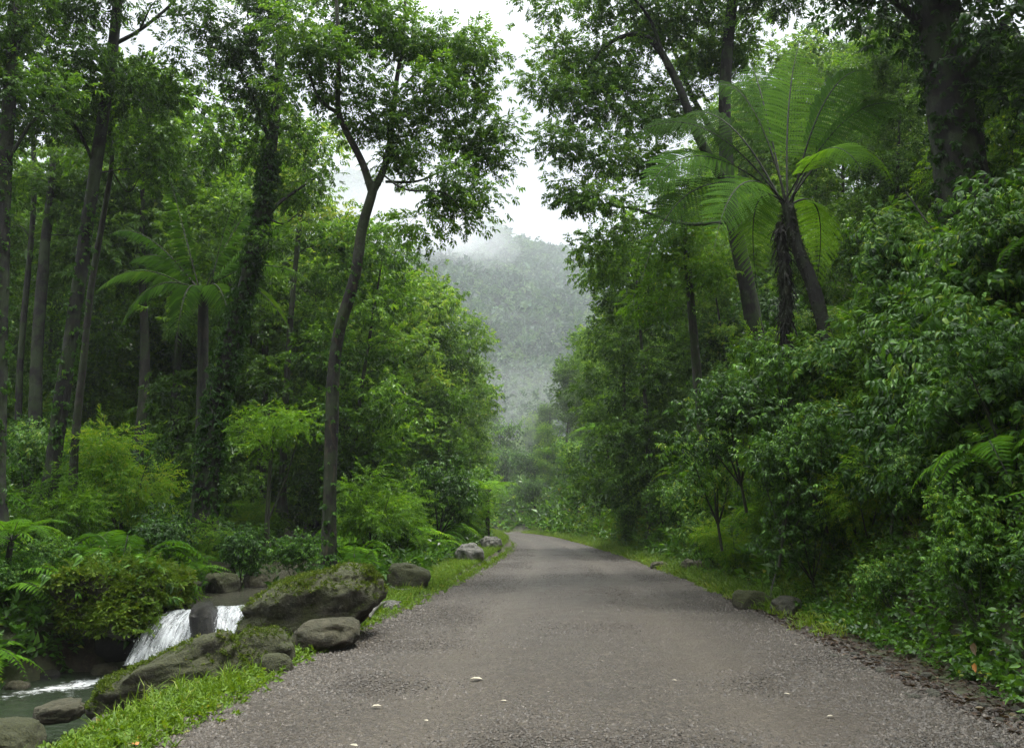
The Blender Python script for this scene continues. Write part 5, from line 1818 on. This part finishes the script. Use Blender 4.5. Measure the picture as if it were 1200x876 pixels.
def mist(c, rad, dens):
    n_t, n_p = 24, 40
    th = np.linspace(0.01, math.pi - 0.01, n_t)
    ph = np.arange(n_p) * 2 * math.pi / n_p
    T, Q_ = np.meshgrid(th, ph, indexing='ij')
    d = np.stack([np.sin(T) * np.cos(Q_), np.sin(T) * np.sin(Q_), np.cos(T)], -1)
    v = d * (1 + 0.25 * fbm(d * 1.6 + c[0], 3))[..., None] * np.array(rad)
    i = np.arange(n_t - 1)[:, None] * n_p
    j = np.arange(n_p)[None]
    j2 = (j + 1) % n_p
    q = np.stack([i + j, i + n_p + j, i + n_p + j2, i + j2], -1).reshape(-1, 4)
    mb = MB()
    mb.add(v.reshape(-1, 3), quads=q)
    m, nt, out = newmat('mist')
    pv = N(nt, 'ShaderNodeVolumePrincipled')
    pv.inputs['Color'].default_value = (0.95, 0.97, 1.0, 1)
    pv.inputs['Density'].default_value = dens
    nt.links.new(pv.outputs[0], out.inputs['Volume'])
    tag(link('mist', mb.mesh('mist', m), loc=c), kind='stuff')


rm = np.random.RandomState(4)
for (px, py, Y, w_, d_, h_, dn) in [(450, 258, 600, 80, 75, 40, .0035), (500, 258, 620, 58, 70, 26, .0032), (540, 272, 640, 42, 60, 17, .0028), (420, 290, 560, 70, 70, 44, .0022), (515, 285, 600, 60, 60, 30, .0016),
                                    (572, 292, 660, 30, 50, 10, .002), (570, 430, 520, 70, 110, 46, .0003), (610, 460, 430, 55, 90, 40, .0003), (580, 500, 360, 50, 80, 34, .0003), (600, 480, 300, 44, 60, 32, .0003),
                                    (590, 540, 250, 46, 60, 30, .0003), (585, 565, 180, 40, 50, 22, .0004), (605, 560, 140, 34, 40, 18, .0005), (600, 585, 105, 30, 32, 16, .001), (575, 585, 85, 14, 16, 10, .0018), (612, 560, 66, 15, 17, 9, .0018)]:
    mist(P(px, py, Y), (w_, d_, h_), dn)

# ------------------------------------------------------------------ sky and light
SUN_EL, SUN_AZ = 76.0, 60.0        # azimuth clockwise from +Y (up the road)
w = bpy.data.worlds.new('World')
SC.world = w
w.use_nodes = True
nt = w.node_tree
nt.nodes.clear()
out = nt.nodes.new('ShaderNodeOutputWorld')
bg = nt.nodes.new('ShaderNodeBackground')
bg.inputs['Strength'].default_value = 0.1
sky = nt.nodes.new('ShaderNodeTexSky')
sky.sky_type = 'NISHITA'
sky.sun_disc = False
sky.sun_elevation = math.radians(SUN_EL)
sky.sun_rotation = math.radians(SUN_AZ)
tc = nt.nodes.new('ShaderNodeTexCoord')
sx = nt.nodes.new('ShaderNodeSeparateXYZ')
nt.links.new(tc.outputs['Generated'], sx.inputs[0])
cl = noise(nt, 2.2, 7, 0.6, tc.outputs['Generated'], 0.3)
zf = math_(nt, 'MAXIMUM', sx.outputs['Z'], 0.0)
ovh = ramp(nt, zf, [(0.5, (0, 0, 0)), (0.9, (1, 1, 1))])
lum = math_(nt, "ADD", 1.12, math_(nt, "MULTIPLY", ovh, 13.0))
lum = math_(nt, 'MULTIPLY', lum, math_(nt, 'ADD', 0.5, math_(nt, 'MULTIPLY', cl, 1.0)))
cc = nt.nodes.new('ShaderNodeCombineColor')
for k_, s_ in enumerate((0.97, 0.99, 1.0)):
    nt.links.new(math_(nt, 'MULTIPLY', lum, s_), cc.inputs[k_])
col = mixc(nt, 0.96, sky.outputs[0], cc.outputs[0])
nt.links.new(col, bg.inputs['Color'])
nt.links.new(bg.outputs[0], out.inputs['Surface'])

sl = bpy.data.lights.new('sun', 'SUN')
sl.energy = 1.5
sl.angle = math.radians(14)
sl.color = (1.0, 0.96, 0.9)
so = bpy.data.objects.new('sun', sl)
COL.objects.link(so)
el, az = math.radians(SUN_EL), math.radians(SUN_AZ)
from mathutils import Vector
dirv = Vector((math.sin(az) * math.cos(el), math.cos(az) * math.cos(el), math.sin(el)))
so.rotation_euler = (-dirv).to_track_quat('-Z', 'Y').to_euler()
so.location = (0, 0, 60)

# ------------------------------------------------------------------ camera and render settings
cam = bpy.data.cameras.new('camera')
cam.sensor_width = 36.0
cam.lens = 36.0 * F / 1200.0
cam.clip_end = 8000
cam.clip_start = 0.05
oc = bpy.data.objects.new('camera', cam)
COL.objects.link(oc)
oc.location = CAM
oc.rotation_euler = (math.pi / 2 + TH, 0, 0)
SC.camera = oc

SC.render.engine = 'CYCLES'
cy = SC.cycles
cy.max_bounces = 6
cy.diffuse_bounces = 4
cy.glossy_bounces = 2
cy.transmission_bounces = 3
cy.transparent_max_bounces = 10
cy.volume_bounces = 1
cy.caustics_reflective = False
cy.caustics_refractive = False
cy.sample_clamp_indirect = 4
cy.use_adaptive_sampling = True
cy.adaptive_threshold = 0.01
cy.use_denoising = True
cy.denoiser = 'OPENIMAGEDENOISE'
cy.denoising_input_passes = 'RGB_ALBEDO_NORMAL'
vs = SC.view_settings
vs.view_transform = 'Standard'
vs.look = 'None'
vs.exposure = 2.22
vs.gamma = 1.0
vs.use_curve_mapping = False
